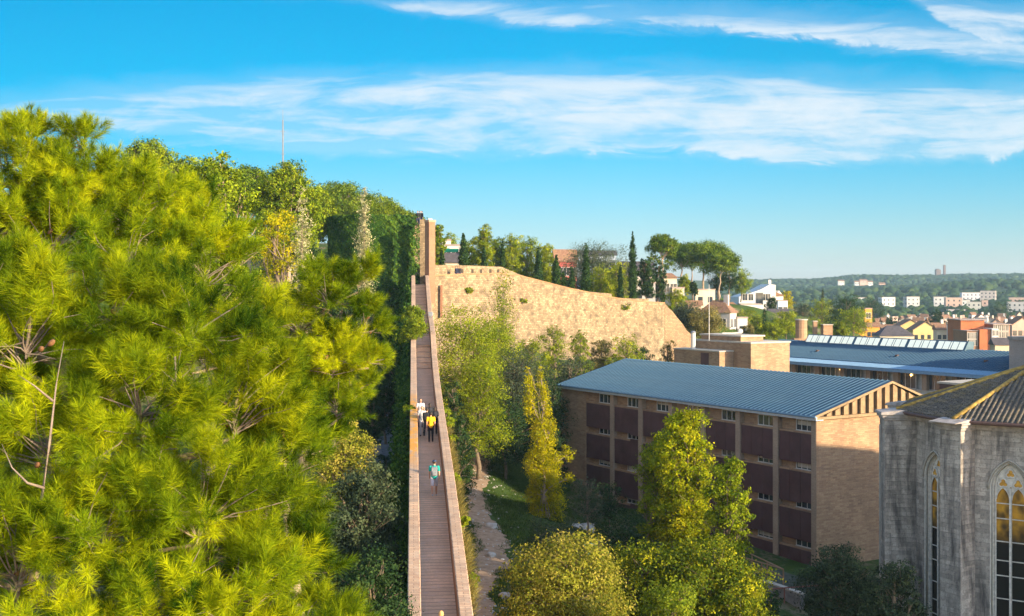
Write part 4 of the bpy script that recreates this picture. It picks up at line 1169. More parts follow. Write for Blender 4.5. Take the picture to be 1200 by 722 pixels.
# ------------------------------------------------------------------ the gothic church apse
def church():
    z0 = -22.0; top = -7.35 - z0; s = 4.7; ap = 6.46
    W2 = Vector((25.4, 61.0, 0)); n2 = az(215); O = W2 - n2 * ap
    t = thing('gothic_church', 'grey weathered gothic apse with pointed traceried windows and a mossy tiled roof', 'church', (O.x, O.y, z0))
    def ra(a, r, z=0): v = az(a) * r; return Vector((v.x, v.y, z))
    rc = ap / math.cos(R(20))
    faces = [215, 255, 295, 335]
    zw0, zs, wa = 3.0, -10.35 - z0, .95                  # sill, spring line, half width
    rise = 1.45
    def arch(w, zs_, rise_, n=8):
        """pointed arch outline from the left springer to the right one"""
        Rr = (w * w + rise_ * rise_) / (2 * w); c = Rr - w; out = []
        a1 = math.atan2(rise_, -c + 0)                   # angle at the apex for the left arc centred at (+c)
        amax = math.pi - math.atan2(rise_, c)
        for i in range(n + 1):
            a = math.pi - (math.pi - amax) * i / n
            out.append((c + Rr * math.cos(a), zs_ + Rr * math.sin(a)))
        return out + [(-x, z) for x, z in reversed(out[:-1])]
    for a in faces:
        fr = Matrix.Rotation(math.pi / 2 - R(a) + math.pi / 2, 4, 'Z')     # local -y looks outward
        T = Matrix.Translation(ra(a, ap)) @ fr
        hw = s / 2
        pts = arch(wa, zs, rise); inn = arch(wa - .12, zs, rise - .14)
        b = MB(); th = .8
        V = lambda x, y, z: T @ Vector((x, y, z))
        b.add([V(-hw, 0, 0), V(-wa, 0, 0), V(-wa, 0, top), V(-hw, 0, top)], [(0, 1, 2, 3)])
        b.add([V(wa, 0, 0), V(hw, 0, 0), V(hw, 0, top), V(wa, 0, top)], [(0, 1, 2, 3)])
        b.add([V(-wa, 0, 0), V(wa, 0, 0), V(wa, 0, zw0), V(-wa, 0, zw0)], [(0, 1, 2, 3)])
        for (x1, z1), (x2, z2) in zip(pts[:-1], pts[1:]):
            b.add([V(x1, 0, z1), V(x2, 0, z2), V(x2, 0, top), V(x1, 0, top)], [(0, 1, 2, 3)])
        b.build('wall', M['church'], t, fix=False)
        # splayed reveal
        out = [(-wa, zw0)] + pts + [(wa, zw0)]; mid = [(-wa + .22, zw0 + .3)] + [(x * (wa - .22) / wa, zs + (z - zs) * .86) for x, z in pts] + [(wa - .22, zw0 + .3)]
        b = MB()
        nO = len(out)
        for i in range(nO):
            j = (i + 1) % nO
            b.add([V(out[i][0], 0, out[i][1]), V(out[j][0], 0, out[j][1]), V(mid[j][0], .42, mid[j][1]), V(mid[i][0], .42, mid[i][1])], [(0, 1, 2, 3)])
        wf = b.build('window', M['tracery'], t, fix=False)
        # hood mould
        b = MB(); b.tube([V(x * 1.08, -.03, zs + (z - zs) * 1.06) for x, z in pts], .06, 6); b.tube([V(x * .93, .1, zs + (z - zs) * .95) for x, z in [(-wa, zw0 + .4)] + pts + [(wa, zw0 + .4)]], .05, 6); b.build('moulding', M['church_pale'], wf, smooth=True)
        w2 = wa - .2
        g = MB(); ga = [(-w2, zw0)] + [(x * w2 / wa, zs + (z - zs) * .87) for x, z in pts] + [(w2, zw0)]
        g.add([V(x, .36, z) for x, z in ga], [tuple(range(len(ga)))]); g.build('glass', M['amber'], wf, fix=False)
        # stone plate of the head with pierced foils standing on it
        hz = zs - .15
        pl = [(-w2, hz)] + ga[1:-1] + [(w2, hz)]
        lw = w2 / 2
        head = MB()
        # plate is cut by two lancet heads: filled between them by small quads
        la = arch(lw - .05, zs - .55, .62, 6)
        for cx in (-lw, lw):
            for (x1, z1), (x2, z2) in zip(la[:-1], la[1:]):
                head.add([V(cx + x1, .30, z1), V(cx + x2, .30, z2), V(cx + x2, .30, zs + .10), V(cx + x1, .30, zs + .10)], [(0, 1, 2, 3)])
        up = [p for p in ga[1:-1] if p[1] > zs + .1]
        k = w2 * .985
        head.add([V(x, .30, z) for x, z in [(-k, zs + .1)] + up + [(k, zs + .1)]], [tuple(range(len(up) + 2))])
        head.build('tracery_plate', M['tracery'], wf, fix=False)
        def foil(cx, cz, r_):
            o = []
            for q in range(36):
                an = 2 * math.pi * q / 36 + math.pi / 2
                rr_ = r_ * (.62 + .38 * abs(math.cos(1.5 * (an - math.pi / 2))))
                o.append((cx + rr_ * math.cos(an), cz + rr_ * math.sin(an)))
            m = MB(); m.add([V(x, .285, z) for x, z in o], [tuple(range(36))]); m.build('foil_glass', M['amberfoil'], wf, fix=False)
            m = MB(); m.tube([V(x, .27, z) for x, z in o + o[:1]], .05, 6, False); m.build('foil_rim', M['tracery'], wf, smooth=True)
        foil(-lw * .96, zs + .28, .25); foil(lw * .96, zs + .28, .25); foil(0, zs + .78, .24)
        m = MB()
        m.box(-.055, .055, .18, .34, zw0, zs + .05, T)
        for cx in (-lw, lw): m.tube([V(cx + x, .27, z) for x, z in la], .035, 5)
        m.tube([V(x * .97, .27, z) for x, z in ga], .04, 5)
        m.build('mullion', M['tracery'], wf, smooth=False)
        for i in range(9):
            z = zw0 + 1 + i * .98 + (.2 if i % 3 == 0 else 0)
            if z > zs - .7: break
            m = MB(); m.box(-w2, -.055, .31, .345, z, z + .05, T); m.box(.055, w2, .31, .345, z, z + .05, T); m.build('saddle_bar', M['tracery'], wf)
    # buttresses on the corners
    for a, dp in ((235, 1.0), (275, 1.5), (315, 1.5), (195, .72)):
        fr = Matrix.Rotation(math.pi / 2 - R(a) + math.pi / 2, 4, 'Z'); T = Matrix.Translation(ra(a, rc)) @ fr
        b = MB(); b.box(-.62, .62, -dp, .5, 0, top - .02, T)
        bo = b.build('buttress', M['church'], t, bevel=.02)
        b = MB(); b.box(-.78, .78, -dp - .35, .4, 0, 4.2, T); b.prism([(-.78, -dp - .35), (.78, -dp - .35), (.78, .4), (-.78, .4)], [4.2] * 4, [4.25, 4.25, 5.0, 5.0], T); b.build('plinth', M['church'], bo)
        if dp > 1.2: b = MB(); b.box(-.64, -.3, -dp - .03, -dp + .01, 1.0, top - .4, T); b.build('pale_quoins', M['church_pale'], bo)
        for zz, e, hh in ((top - .02, .05, .14), (top + .12, .14, .16), (top + .28, .24, .12)):
            b = MB(); b.box(-.62 - e, .62 + e, -dp - e, .4, zz, zz + hh - .004, T); b.build('cornice', M['cornice'], bo, bevel=.02)
        if dp < 1: continue
        b = MB(); b.prism([(-.8, -1.7), (.8, -1.7), (.8, .2), (-.8, .2)], [top + .4] * 4, [top + .43, top + .43, top + .62, top + .62], T); b.build('cap_slab', M['cornice'], bo)
    # cornice rings, gutter and roof over the whole polygon
    ang = [195, 235, 275, 315, 355]
    def ringpoly(r_): return [ra(a, r_) for a in ang]
    nv = az(95)
    for zz, e, hh in ((top, .06, .14), (top + .14, .16, .16), (top + .3, .28, .1)):
        for a in faces:
            fr = Matrix.Rotation(math.pi / 2 - R(a) + math.pi / 2, 4, 'Z'); T = Matrix.Translation(ra(a, ap)) @ fr
            b = MB(); hw = s / 2 + e * .36; b.box(-hw, hw, -e, .2, zz, zz + hh - .003, T); b.build('cornice', M['cornice'], t, bevel=.015)
    ez = top + .46; apz = -4.3 - z0
    gut = MB(); gp = [ra(a, rc + .75, ez - .05) for a in ang]; gut.tube(gp, .1, 8); gut.build('gutter', M['pipe'], t)
    A = Vector((0, 0, apz)); er = rc + .7
    rf = MB(); rb = MB()
    for a in faces:
        p = ra(a - 20, er, ez); q = ra(a + 20, er, ez)
        rf.add([p, q, A], [(0, 1, 2)])
        n = 20; mid = (p + q) / 2; sl = (A - mid)
        for i in range(1, n):
            f_ = i / n; s0 = p.lerp(q, f_)
            # runs straight up the slope until it meets a hip
            lim = min(1, 1 - abs(2 * f_ - 1)); e = s0 + sl * lim * .985
            if (e - s0).length < .15: continue
            m = max(2, int((e - s0).length / .38)); pts = []; rad = []
            for j in range(m):
                c0 = s0.lerp(e, j / m); c1 = s0.lerp(e, (j + .96) / m); pts += [c0 + Vector((0, 0, .05)), c1 + Vector((0, 0, .025))]; rad += [.085, .07]
            rb.tube(pts, rad, 6, True)
    ro = rf.build('roof', M['tiles'], t, fix=False)
    rb.build('tile_rows', M['tiles'], ro, smooth=True)
    for a in ang[:-1]:
        b = MB(); e = ra(a, er, ez + .08); b.tube([e, e.lerp(A, .5) + Vector((0, 0, .03)), A + Vector((0, 0, .08))], .13, 7); b.build('hip_ridge', M['ridge'], ro, smooth=True)
    # nave, running off to the right
    s5 = ra(195, rc); s6 = ra(355, rc)
    na = az(95); nn = az(5); Ln = 40; hw = 7.0
    nz = -5.0 - z0; rz_ = -1.9 - z0
    c0 = na * 2.2; tall = 31.0
    Mx = Matrix.Translation(c0) @ Matrix.Rotation(-R(5), 4, 'Z')
    b = MB(); b.box(0, Ln, -hw, hw, 0, nz, Mx); b.build('nave_wall', M['church'], t)
    b = MB(); b.prism([(-.3, -hw - .5), (Ln, -hw - .5), (Ln, 0), (-.3, 0)], [nz, nz, rz_ - .2, rz_ - .2], [nz + .2, nz + .2, rz_, rz_], Mx)
    b.prism([(-.3, 0), (Ln, 0), (Ln, hw + .5), (-.3, hw + .5)], [rz_ - .2, rz_ - .2, nz, nz], [rz_, rz_, nz + .2, nz + .2], Mx)
    b.prism([(0, -hw), (.5, -hw), (.5, 0), (0, 0)], nz, [nz + .05, nz + .05, rz_ - .1, rz_ - .1], Mx); b.prism([(0, 0), (.5, 0), (.5, hw), (0, hw)], nz, [rz_ - .1, rz_ - .1, nz + .05, nz + .05], Mx)
    b.build('nave_roof', M['tiles'], t)
    b = MB(); b.box(tall, Ln + 34, -hw, hw, 0, nz + 3.2, Mx); b.prism([(tall - .3, -hw - .5), (Ln + 34, -hw - .5), (Ln + 34, 0), (tall - .3, 0)], nz + 3.2, [nz + 3.4, nz + 3.4, rz_ + 3.0, rz_ + 3.0], Mx)
    b.prism([(tall - .3, 0), (Ln + 34, 0), (Ln + 34, hw + .5), (tall - .3, hw + .5)], nz + 3.2, [rz_ + 3.0, rz_ + 3.0, nz + 3.4, nz + 3.4], Mx); b.build('shade_nave', M['church'], t)  # unseen taller part, raised and set to shadow the brick end wall
    for k in range(5):
        b = MB(); b.box(4 + k * 8, 5.3 + k * 8, -hw - 2, -hw, 0, nz - 1, Mx); b.build('nave_buttress', M['church'], t)
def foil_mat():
    m, nt, out = new_mat('foil glass with painted glow'); g = N(nt)
    c = g.mix(g.mapr(g.noise(g.obj(), 3, 3), .3, .7), (.34, .15, .02), (.75, .40, .06))  # amber of the foils stands for sunlight coming through, painted in
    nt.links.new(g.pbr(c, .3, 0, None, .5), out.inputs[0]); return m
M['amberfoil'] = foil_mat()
church()

# unseen building added on the sun side to keep the church in shade
def shade_block():
    z0 = -23
    t = thing('shade_building', 'tall stone building added out of view to shade the church apse', 'building', (58, 26, z0), R(-18))
    b = MB(); b.box(0, 14, 0, 22, 0, 24.7); b.build('wall', M['rough_stone'], t)
    b = MB(); b.prism([(-.6, -.6), (14.6, -.6), (14.6, 22.6), (-.6, 22.6)], [24.7] * 4, [25.0] * 4); b.prism([(-.5, -.5), (7, -.5), (7, 22.5), (-.5, 22.5)], 25.0, [25.1, 26.8, 26.8, 25.1]); b.prism([(7, -.5), (14.5, -.5), (14.5, 22.5), (7, 22.5)], 25.0, [26.8, 25.1, 25.1, 26.8]); b.build('roof', M['tiles'], t)
    My = lambda x, y, z: Matrix.Translation((x, y, z)) @ Matrix.Rotation(-math.pi / 2, 4, 'Z')
    for k in range(4):
        for f_ in range(3): window(t, My(0.0, 2.8 + k * 5.2, 5 + f_ * 5.5), 1.3, 2.2, 2)
shade_block()
# ------------------------------------------------------------------ trees placed from the photo: (x, top y, distance, width in photo px)
SEED = [100]
def T(label, px, yt, Y, wpx, mat, n=8000, size=.2, cat='tree', name='broadleaf_tree', group=None, zb=None, **kw):
    SEED[0] += 1
    x = (px - 600) / F * Y; zt = (HOR - yt) / F * Y; g = h(x, Y) if zb is None else zb
    return tree(name, label, cat, x, Y, max(1.0, (zt - g) * 1.04), wpx * Y / F, mat, SEED[0], n, size, z=g, group=group, **kw)
def CT(label, px, yt, Y, wpx, mat='cypress', n=3500, size=.17, name='cypress_tree', cat='cypress', group=None, zb=None, **kw):
    SEED[0] += 1
    x = (px - 600) / F * Y; zt = (HOR - yt) / F * Y; g = h(x, Y) if zb is None else zb
    return column_tree(name, label, cat, x, Y, max(1.5, zt - g), wpx * Y / F, mat, SEED[0], n, size, z=g, group=group, **kw)

# hillside wood left, beyond the near pines
G = 'round topped pines on the left hillside'
hp = dict(name='round_pine', cat='pine tree', group=G, low=.5, nl=36, r0=.185, fill=.72, clump=.26, bark='palebark')
T('round pine showing above the near pine, first one right of the feathery tips', 172, 171, 150, 70, 'pine2', 24570, .27, **hp)
T('broad bright dome of pine left of the thin mast', 250, 184, 75, 112, 'pine2', 26000, .2, **hp)
T('dark round pine standing directly below the thin mast', 335, 196, 130, 82, 'pine2', 40950, .27, **hp)
T('wide pine crown just right of the mast, first of the smooth row going down', 398, 222, 186, 78, 'umbrella', 32760, .27, **hp)
T('second smooth pine crown of the row stepping down to the ivy tower', 436, 236, 190, 70, 'pine2', 27300, .27, **hp)
T('third pine crown stepping down, right behind the ivy tower', 460, 246, 190, 62, 'umbrella', 24570, .27, **hp)
T('lowest pine crown touching the right rim of the ivy tower', 478, 252, 192, 36, 'pine2', 16380, .27, **hp)
T('pine filling the gap between mast pine and the smooth row', 368, 222, 160, 50, 'pine2', 27300, .27, **hp)
T('dim pine far behind, left of the mast', 292, 200, 170, 60, 'umbrella', 24570, .27, **hp)
T('small olive pine in the fold behind the bright dome', 215, 190, 165, 60, 'pine2', 19110, .27, **hp)
T('small tree with orange autumn tints below the mast', 322, 242, 100, 55, 'yellow', 9000, .2, low=.3)
T('bare grey brown bush in the dark gap between the near pines', 318, 300, 62, 46, 'tan', 5000, .12, name='bush', cat='bush', low=.1)
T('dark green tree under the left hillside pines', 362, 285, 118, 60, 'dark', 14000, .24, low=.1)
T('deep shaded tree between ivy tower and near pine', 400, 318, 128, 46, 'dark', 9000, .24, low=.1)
T('yellow green tree below the pale poplar', 352, 300, 70, 60, 'green', 12000, .15, low=.2)
CT('pale thin leaved poplar rising left of the ivy tower', 354, 224, 82, 46, 'palepoplar', 15000, .14, 'poplar_tree', 'poplar', power=.6, ragged=.4)
CT('narrow whitish poplar standing against the dark ivy tower', 427, 222, 138, 24, 'palepoplar', 9000, .2, 'poplar_tree', 'poplar', power=.5, ragged=.5)
# behind the great wall: cypresses, one by one
G = 'cypresses behind the long golden wall'
for px, yt, Y, w, lab in [
    (518, 291, 160, 7, 'short cypress beside the white house near the brick pier'),
    (543, 273, 172, 9, 'cypress just right of the white house with green awnings'),
    (567, 288, 174, 7, 'thin cypress in front of the tall bright poplar-shaped tree'),
    (589, 282, 178, 6, 'slim dark cypress at the middle of the tree row behind the wall'),
    (631, 291, 180, 8, 'cypress where the wall top starts to slope down'),
    (652, 299, 184, 9, 'cypress right in front of the red house'),
    (660, 318, 184, 5, 'tiny cypress at the foot of the red house'),
    (670, 313, 185, 7, 'small light cypress between red house and dome tree'),
    (686.5, 286, 186, 9, 'tall cypress standing before the big dome shaped tree'),
    (727, 311, 192, 6, 'medium cypress at the right side of the dome shaped tree'),
    (741.5, 271, 194, 9, 'tallest cypress, a sharp spike above the wall'),
    (777, 336, 190, 5.5, 'last little cypress at the broken end of the wall')]:
    CT(lab, px, yt, Y, w, group=G, zb=(HOR - (yt + 60)) / F * Y if px < 600 else None, n=9000 if w > 7 else 5500, size=.26)
T('dark conical conifer left of the tall stone pine', 757, 302, 200, 24, 'dark', 5000, .3, shape='cone', low=.05, name='conifer')
T('dark conifer below the tall stone pine', 772, 305, 215, 20, 'dark', 4000, .3, low=.1, name='conifer')
# mixed row behind the wall
G = 'mixed trees behind the long golden wall'
for px, yt, Y, w, m, lab in [
    (513, 261, 178, 16, 'pine2', 'lit tree peeping out behind the brick pier'),
    (526, 273, 230, 24, 'pine2', 'far tree above the white house roof'),
    (552, 282, 200, 24, 'green', 'yellow green tree left of the tall bright one'),
    (567, 263, 190, 24, 'green', 'tall bright tree, highest of the row behind the wall'),
    (582, 277, 196, 24, 'pine2', 'tree just right of the highest one behind the wall'),
    (600, 276, 194, 30, 'green', 'bushy tree with open top at the middle of the row'),
    (619, 279, 196, 32, 'pine2', 'wide tree above the start of the slope of the wall'),
    (640, 284, 192, 24, 'green', 'tree touching the red house on its left side'),
    (696, 292, 205, 74, 'olive', 'great dome shaped grey green tree'),
    (704, 314, 196, 34, 'green', 'lighter round bush in front of the dome tree'),
    (723, 307, 200, 34, 'green', 'round tree on the right flank of the dome tree'),
    (664, 322, 194, 20, 'dark', 'small dark bush under the red house')]:
    T(lab, px, yt, Y, w, m, 26000 if w > 60 else 10000, .22, group=G, low=.12, zb=(HOR - (yt + 75)) / F * Y, nl=16)

# umbrella pines
def umbrella(label, px, yt, Y, wpx, hpx, ybase, seed, n=9000, lean=0.0, extra=()):
    x = (px - 600) / F * Y; z = (HOR - ybase) / F * Y; Ht = (ybase - yt) / F * Y; W = wpx * 1.2 * Y / F; th = hpx * 1.2 * Y / F; n = int(n * 1.7)
    t = thing('umbrella_pine', label, 'pine tree', (x, Y, z), 0, 'umbrella pines on the slope')
    r = random.Random(seed); lob = []
    for i in range(20):
        a = i * 2.4; q = math.sqrt((i + .5) / 20) * W / 2 * .86
        lob.append((math.cos(a) * q + lean * Ht, math.sin(a) * q, Ht - th * .5 - th * .35 * (q / (W / 2)) ** 2 + r.uniform(-.06, .06) * th, W * .17, W * .17, th * .36))
    for ex in extra:
        k = Y / F; lob.append((ex[0] * k, ex[3] if len(ex) > 3 else 0, Ht - ex[1] * k, ex[2] * k, ex[2] * k, ex[2] * k * .6))
    crown('crown', lob, M['umbrella'], t, n, .3, seed, clump=.25)
    trunk_mesh(t, lob[::2], (0, 0, 0), Ht - th * .9, Ht * .022, seed, M['palebark'], lean=(lean * Ht, 0), fork=.75, thick=.5)
umbrella('tall lone stone pine with two storeys of foliage left of the umbrella group', 777, 270, 235, 29, 22, 352, 31, 7000, extra=[(-8, 34, 8), (4, 40, 9), (-14, 32, 5), (12, 30, 5)])
umbrella('leftmost of the umbrella pine group, half hidden', 800, 281, 268, 34, 20, 356, 32)
umbrella('widest umbrella pine at the centre of the group', 823, 279, 262, 52, 22, 352, 33, 12000, .02)
umbrella('right hand umbrella pine leaning outward over the valley', 842, 287, 256, 36, 26, 350, 34, 8000, .05)
umbrella('thin umbrella pine trunk and crown at the back of the group', 812, 288, 285, 36, 22, 350, 35, 7000, -.03)
G = 'garden trees on the slope right of the wall'
for px, yt, Y, w, m, lab, zb in [
    (855, 306, 262, 22, 'dark', 'dark tree under the right hand umbrella pine', 350),
    (868, 318, 268, 26, 'pine2', 'grey green pine at the right end of the umbrella group', 352),
    (842, 318, 275, 22, 'dark', 'shadowy tree among the umbrella pine trunks', 352),
    (801, 323, 240, 14, 'lime', 'bright lime bush beside the little turret house', 352),
    (812, 331, 245, 10, 'dark', 'dark round bush under the umbrella pines', 350),
    (792, 341, 205, 28, 'green', 'bright green bush beyond the broken end of the wall', 380),
    (806, 357, 196, 38, 'olive', 'grey green bush above the end of the golden wall', 400),
    (828, 366, 192, 40, 'tan', 'brownish olive bush in front of the pale grey house', 402),
    (878, 364, 250, 30, 'lime', 'bright green hedge tree below the white stepped house', 392),
    (905, 380, 210, 26, 'green', 'low green tree left of the round brick chimney', 400),
    (922, 364, 225, 30, 'green', 'yellow green tree behind the round brick chimney', 400),
    (905, 349, 300, 13, 'dark', 'small conifer in front of the white stepped house', 372),
    (921, 341, 310, 15, 'yellow', 'orange tinted tree right of the white stepped house', 368),
    (941, 355, 290, 26, 'olive', 'rounded olive tree left of the tall twin trees', 385),
    (963, 350, 265, 28, 'green', 'grey green twin tree left of the dark dome tree', 398),
    (992, 347, 250, 46, 'dark', 'large dark dome tree in front of the town', 398),
    (1001, 361, 240, 34, 'green', 'lit tree leaning on the right of the dark dome tree', 400),
    (984, 378, 215, 17, 'lime', 'small lime green bush peeping over the blue roof', 400),
    (872, 378, 215, 20, 'tan', 'dry brown bush beside the grey house', 402),
    (888, 372, 225, 20, 'lime', 'lime coloured bush left of the slim valley cypress', 400),
    (846, 352, 238, 14, 'green', 'little tree above the grey house roof', 372)]:
    T(lab, px, yt, Y, w, m, 10000 if w > 35 else 5500, .23, group=G, low=.1, zb=(HOR - zb) / F * Y, nl=14)
CT('slim dark cypress in the valley between lime hedge and round chimney', 896, 356, 222, 6, zb=(HOR - 398) / F * 222, n=2600, size=.2)
CT('grey poplar top above the twin trees', 964, 340, 330, 8, 'olive', 2000, .3, 'poplar_tree', 'poplar', zb=(HOR - 385) / F * 330)
T('dark conifer standing among the town roofs', 1097, 364, 420, 22, 'dark', 3500, .5, shape='cone', low=.05, zb=(HOR - 398) / F * 420, name='conifer')
T('dark spreading tree between town roofs left of the conifer', 1043, 374, 430, 20, 'dark', 2500, .5, low=.1, zb=(HOR - 392) / F * 430)
T('hazy round tree beyond the orange house', 1020, 351, 520, 32, 'dark', 3500, .6, low=.1, zb=(HOR - 385) / F * 520)
T('hazy small tree left of the far pale blocks', 1172, 358, 700, 30, 'dark', 3500, .7, low=.1, zb=(HOR - 378) / F * 700)

# in front of the great wall
G = 'trees at the foot of the golden wall'
for px, yt, Y, w, m, lab, n, s in [
    (545, 366, 118, 82, 'green', 'large yellow green tree touching the right parapet', 26000, .17),
    (583, 372, 126, 60, 'green', 'yellow green tree in front of the golden wall, behind the sapling', 16000, .17),
    (560, 420, 104, 70, 'green', 'lower bushy tree right of the walkway beside the group of walkers', 20000, .15),
    (648, 378, 138, 34, 'lime', 'spiky lime tree against the golden wall, left one', 7000, .17),
    (680, 386, 140, 24, 'lime', 'spiky lime tree against the golden wall, right one', 5000, .17),
    (622, 398, 134, 44, 'green', 'rounded tree between sapling and lime trees', 9000, .18),
    (704, 398, 146, 34, 'tan', 'brownish bush in front of the golden wall', 6000, .18),
    (733, 395, 144, 40, 'green', 'low fresh green bush just above the blue roof', 6500, .18),
    (752, 404, 150, 26, 'dark', 'dark shrub near the right part of the golden wall', 4000, .18),
    (783, 398, 152, 22, 'tan', 'thin climbing shrub on the broken wall end', 3500, .16),
    (668, 415, 130, 56, 'olive', 'dull olive bush above the left corner of the blue roof', 9000, .17),
    (606, 416, 118, 84, 'olive', 'dark grey green tree left of the brick building', 22000, .16),
    (636, 436, 118, 60, 'dark', 'dark evergreen behind the yellow poplar', 16000, .16),
    (592, 474, 112, 62, 'dark', 'dark bush at the end of the dirt path', 15000, .15),
    (530, 442, 98, 34, 'dark', 'dark bush pressed against the walkway wall behind the walkers', 9000, .14),
    (536, 486, 86, 40, 'dark', 'dark bush along the foot of the walkway wall, nearer one', 10000, .13),
    (646, 500, 108, 40, 'dark', 'shrub beside the blank brick wall', 7000, .14),
    (712, 566, 100, 44, 'dark', 'small dark shrub at the foot of the shutters', 5000, .13)]:
    T(lab, px, yt, Y, w, m, n, s, group=G, low=.08, nl=18)
CT('pale open sapling standing in front of the golden wall', 590, 322, 140, 42, 'lime', 5200, .2, 'sapling', 'tree', power=.5, ragged=.5, zb=-12)
# the yellow poplar: two tips
def poplar():
    Y = 95; x = (634 - 600) / F * Y; z = h(x, Y)
    t = thing('poplar_tree', 'yellow green poplar with two pointed tips beside the dirt path', 'poplar', (x, Y, z))
    k = Y / F; r = random.Random(7); lob = []
    def at(px, py, s, dy=0): lob.append(((px - 634) * k, dy, (HOR - py) * k - z, s * k, s * k, s * k * 1.3))
    for py, px, s in [(434,619,3),(442,620,4.5),(452,620,6),(463,621,6.5),(474,622,7),(486,624,7.5)]: at(px, py, s)
    for py, px, s in [(433,632,2.5),(441,633,4),(450,635,5.5),(460,637,6),(470,639,6.5),(482,641,6),(494,640,6.5),(503,634,8)]: at(px, py, s)
    for py in range(500, 640, 9):
        w = np.interp(py, [500, 520, 545, 570, 600, 640], [12, 16, 23, 27, 22, 13])
        for j in range(3):
            a = r.uniform(0, 6.28); q = r.uniform(.3, .8)
            at(640 + math.cos(a) * w * q - 2, py + r.uniform(-3, 3), r.uniform(6, 9.5), math.sin(a) * w * q * k)
    at(668, 533, 5); at(664, 528, 5); at(667, 560, 5)
    crown('crown', lob, M['yellow'], t, 30000, .15, 77, clump=.36, sprays=18)
    trunk_mesh(t, lob[::2], (0, 0, 0), 11.0, .13, 77, M['palebark'], fork=.2, thick=.3)
poplar()
T('pale seeding crown at the left of the yellow tree before the shutters', 772, 508, 70, 48, 'lime', 11000, .15, low=.2)
T('golden yellow tree covering the middle of the shuttered facade', 800, 474, 68, 72, 'yellowgreen', 30000, .15, low=.12, nl=26, r0=.24)
T('grey green tree with pale crown before the right hand shutters', 853, 526, 63, 54, 'green', 18000, .14, low=.2, nl=20, r0=.25)
T('pale yellow tree with tan seed heads at the bottom of the picture', 664, 636, 52, 150, 'tangreen', 42000, .13, low=.1, nl=30, r0=.23)
T('wide dark bush with yellow tips between the tan tree and the lime tree', 752, 640, 58, 120, 'tips', 32000, .13, low=.05, nl=30, r0=.22)
T('large bushy tree, dark inside with yellow tips, bottom centre', 830, 630, 57, 150, 'tips', 42000, .14, low=.05, nl=36, r0=.2)
T('small fresh lime tree lowest at the bottom edge', 786, 680, 47, 92, 'lime', 20000, .12, low=.05, nl=20, r0=.24)
T('green shrub with yellow rim right of the bottom centre tree', 862, 660, 55, 66, 'tips', 14000, .13, low=.05)
T('dark shrub between bottom tree and terrace wall', 903, 690, 62, 40, 'dark', 6000, .13, low=.05)
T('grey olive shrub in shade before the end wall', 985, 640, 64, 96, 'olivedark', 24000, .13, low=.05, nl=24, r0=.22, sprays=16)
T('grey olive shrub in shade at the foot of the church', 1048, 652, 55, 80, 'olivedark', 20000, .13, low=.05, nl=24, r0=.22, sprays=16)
T('thin grey shrub on the grass between poplar and shutters', 690, 560, 90, 38, 'olive', 2600, .12, low=.1, sprays=12)
T('low grey shrub by the foot of the poplar', 655, 622, 84, 70, 'olive', 5000, .12, low=.05)
T('low shrub on the bank under the yellow tree', 735, 610, 84, 80, 'dark', 9000, .13, low=.05)
# left of the walkway, in the shade
T('tan flowering tree in the gully below the near pine', 405, 500, 60, 84, 'tangreen', 20000, .14, low=.3, nl=20, r0=.24)
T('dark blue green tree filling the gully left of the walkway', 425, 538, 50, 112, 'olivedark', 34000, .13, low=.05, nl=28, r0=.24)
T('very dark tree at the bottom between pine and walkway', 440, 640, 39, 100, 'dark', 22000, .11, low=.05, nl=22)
T('dark bush by the walkway wall in the garden', 452, 446, 112, 34, 'dark', 8000, .16, low=.05)
T('dark clipped bush at the bend of the garden path', 436, 452, 104, 26, 'dark', 6000, .15, low=.05)
T('tall dark shrub beside the ivy covered wall', 463, 398, 128, 26, 'dark', 7000, .17, low=.05)
T('dark undergrowth beside the garden path', 414, 470, 92, 40, 'dark', 9000, .15, low=.05)
def palm():
    Y = 88; x = (451 - 600) / F * Y; z = h(x, Y); t = thing('palm_tree', 'small dark palm on the shaded lawn left of the walkway', 'palm', (x, Y, z))
    top = (HOR - 520) / F * Y - z; b = MB(); b.tube([(0, 0, -.2), (.05, 0, top * .75)], [.16, .12], 8); b.build('trunk', M['bark'], t, smooth=True)
    r = random.Random(2); m = MB()
    for i in range(16):
        a = i * 2.4; el = r.uniform(.2, 1.1); L = 1.5; prev = None
        for j in range(7):
            u = j / 6; q = Vector((math.cos(a) * L * u * math.cos(el), math.sin(a) * L * u * math.cos(el), top * .75 + L * u * math.sin(el) - 1.2 * u * u))
            if prev is not None:
                d = (q - prev); s = d.cross(Vector((0, 0, 1))).normalized() * .32 * (1 - abs(u - .5))
                for sg in (-1, 1): m.add([prev, prev + d * .4, q + s * sg - Vector((0, 0, .12))], [(0, 1, 2)]); m.add([prev + d * .5, q, q + s * sg * .8 + d * .5 - Vector((0, 0, .12))], [(0, 1, 2)])
            prev = q
    m.build('fronds', M['dark'], t, fix=False)
palm()

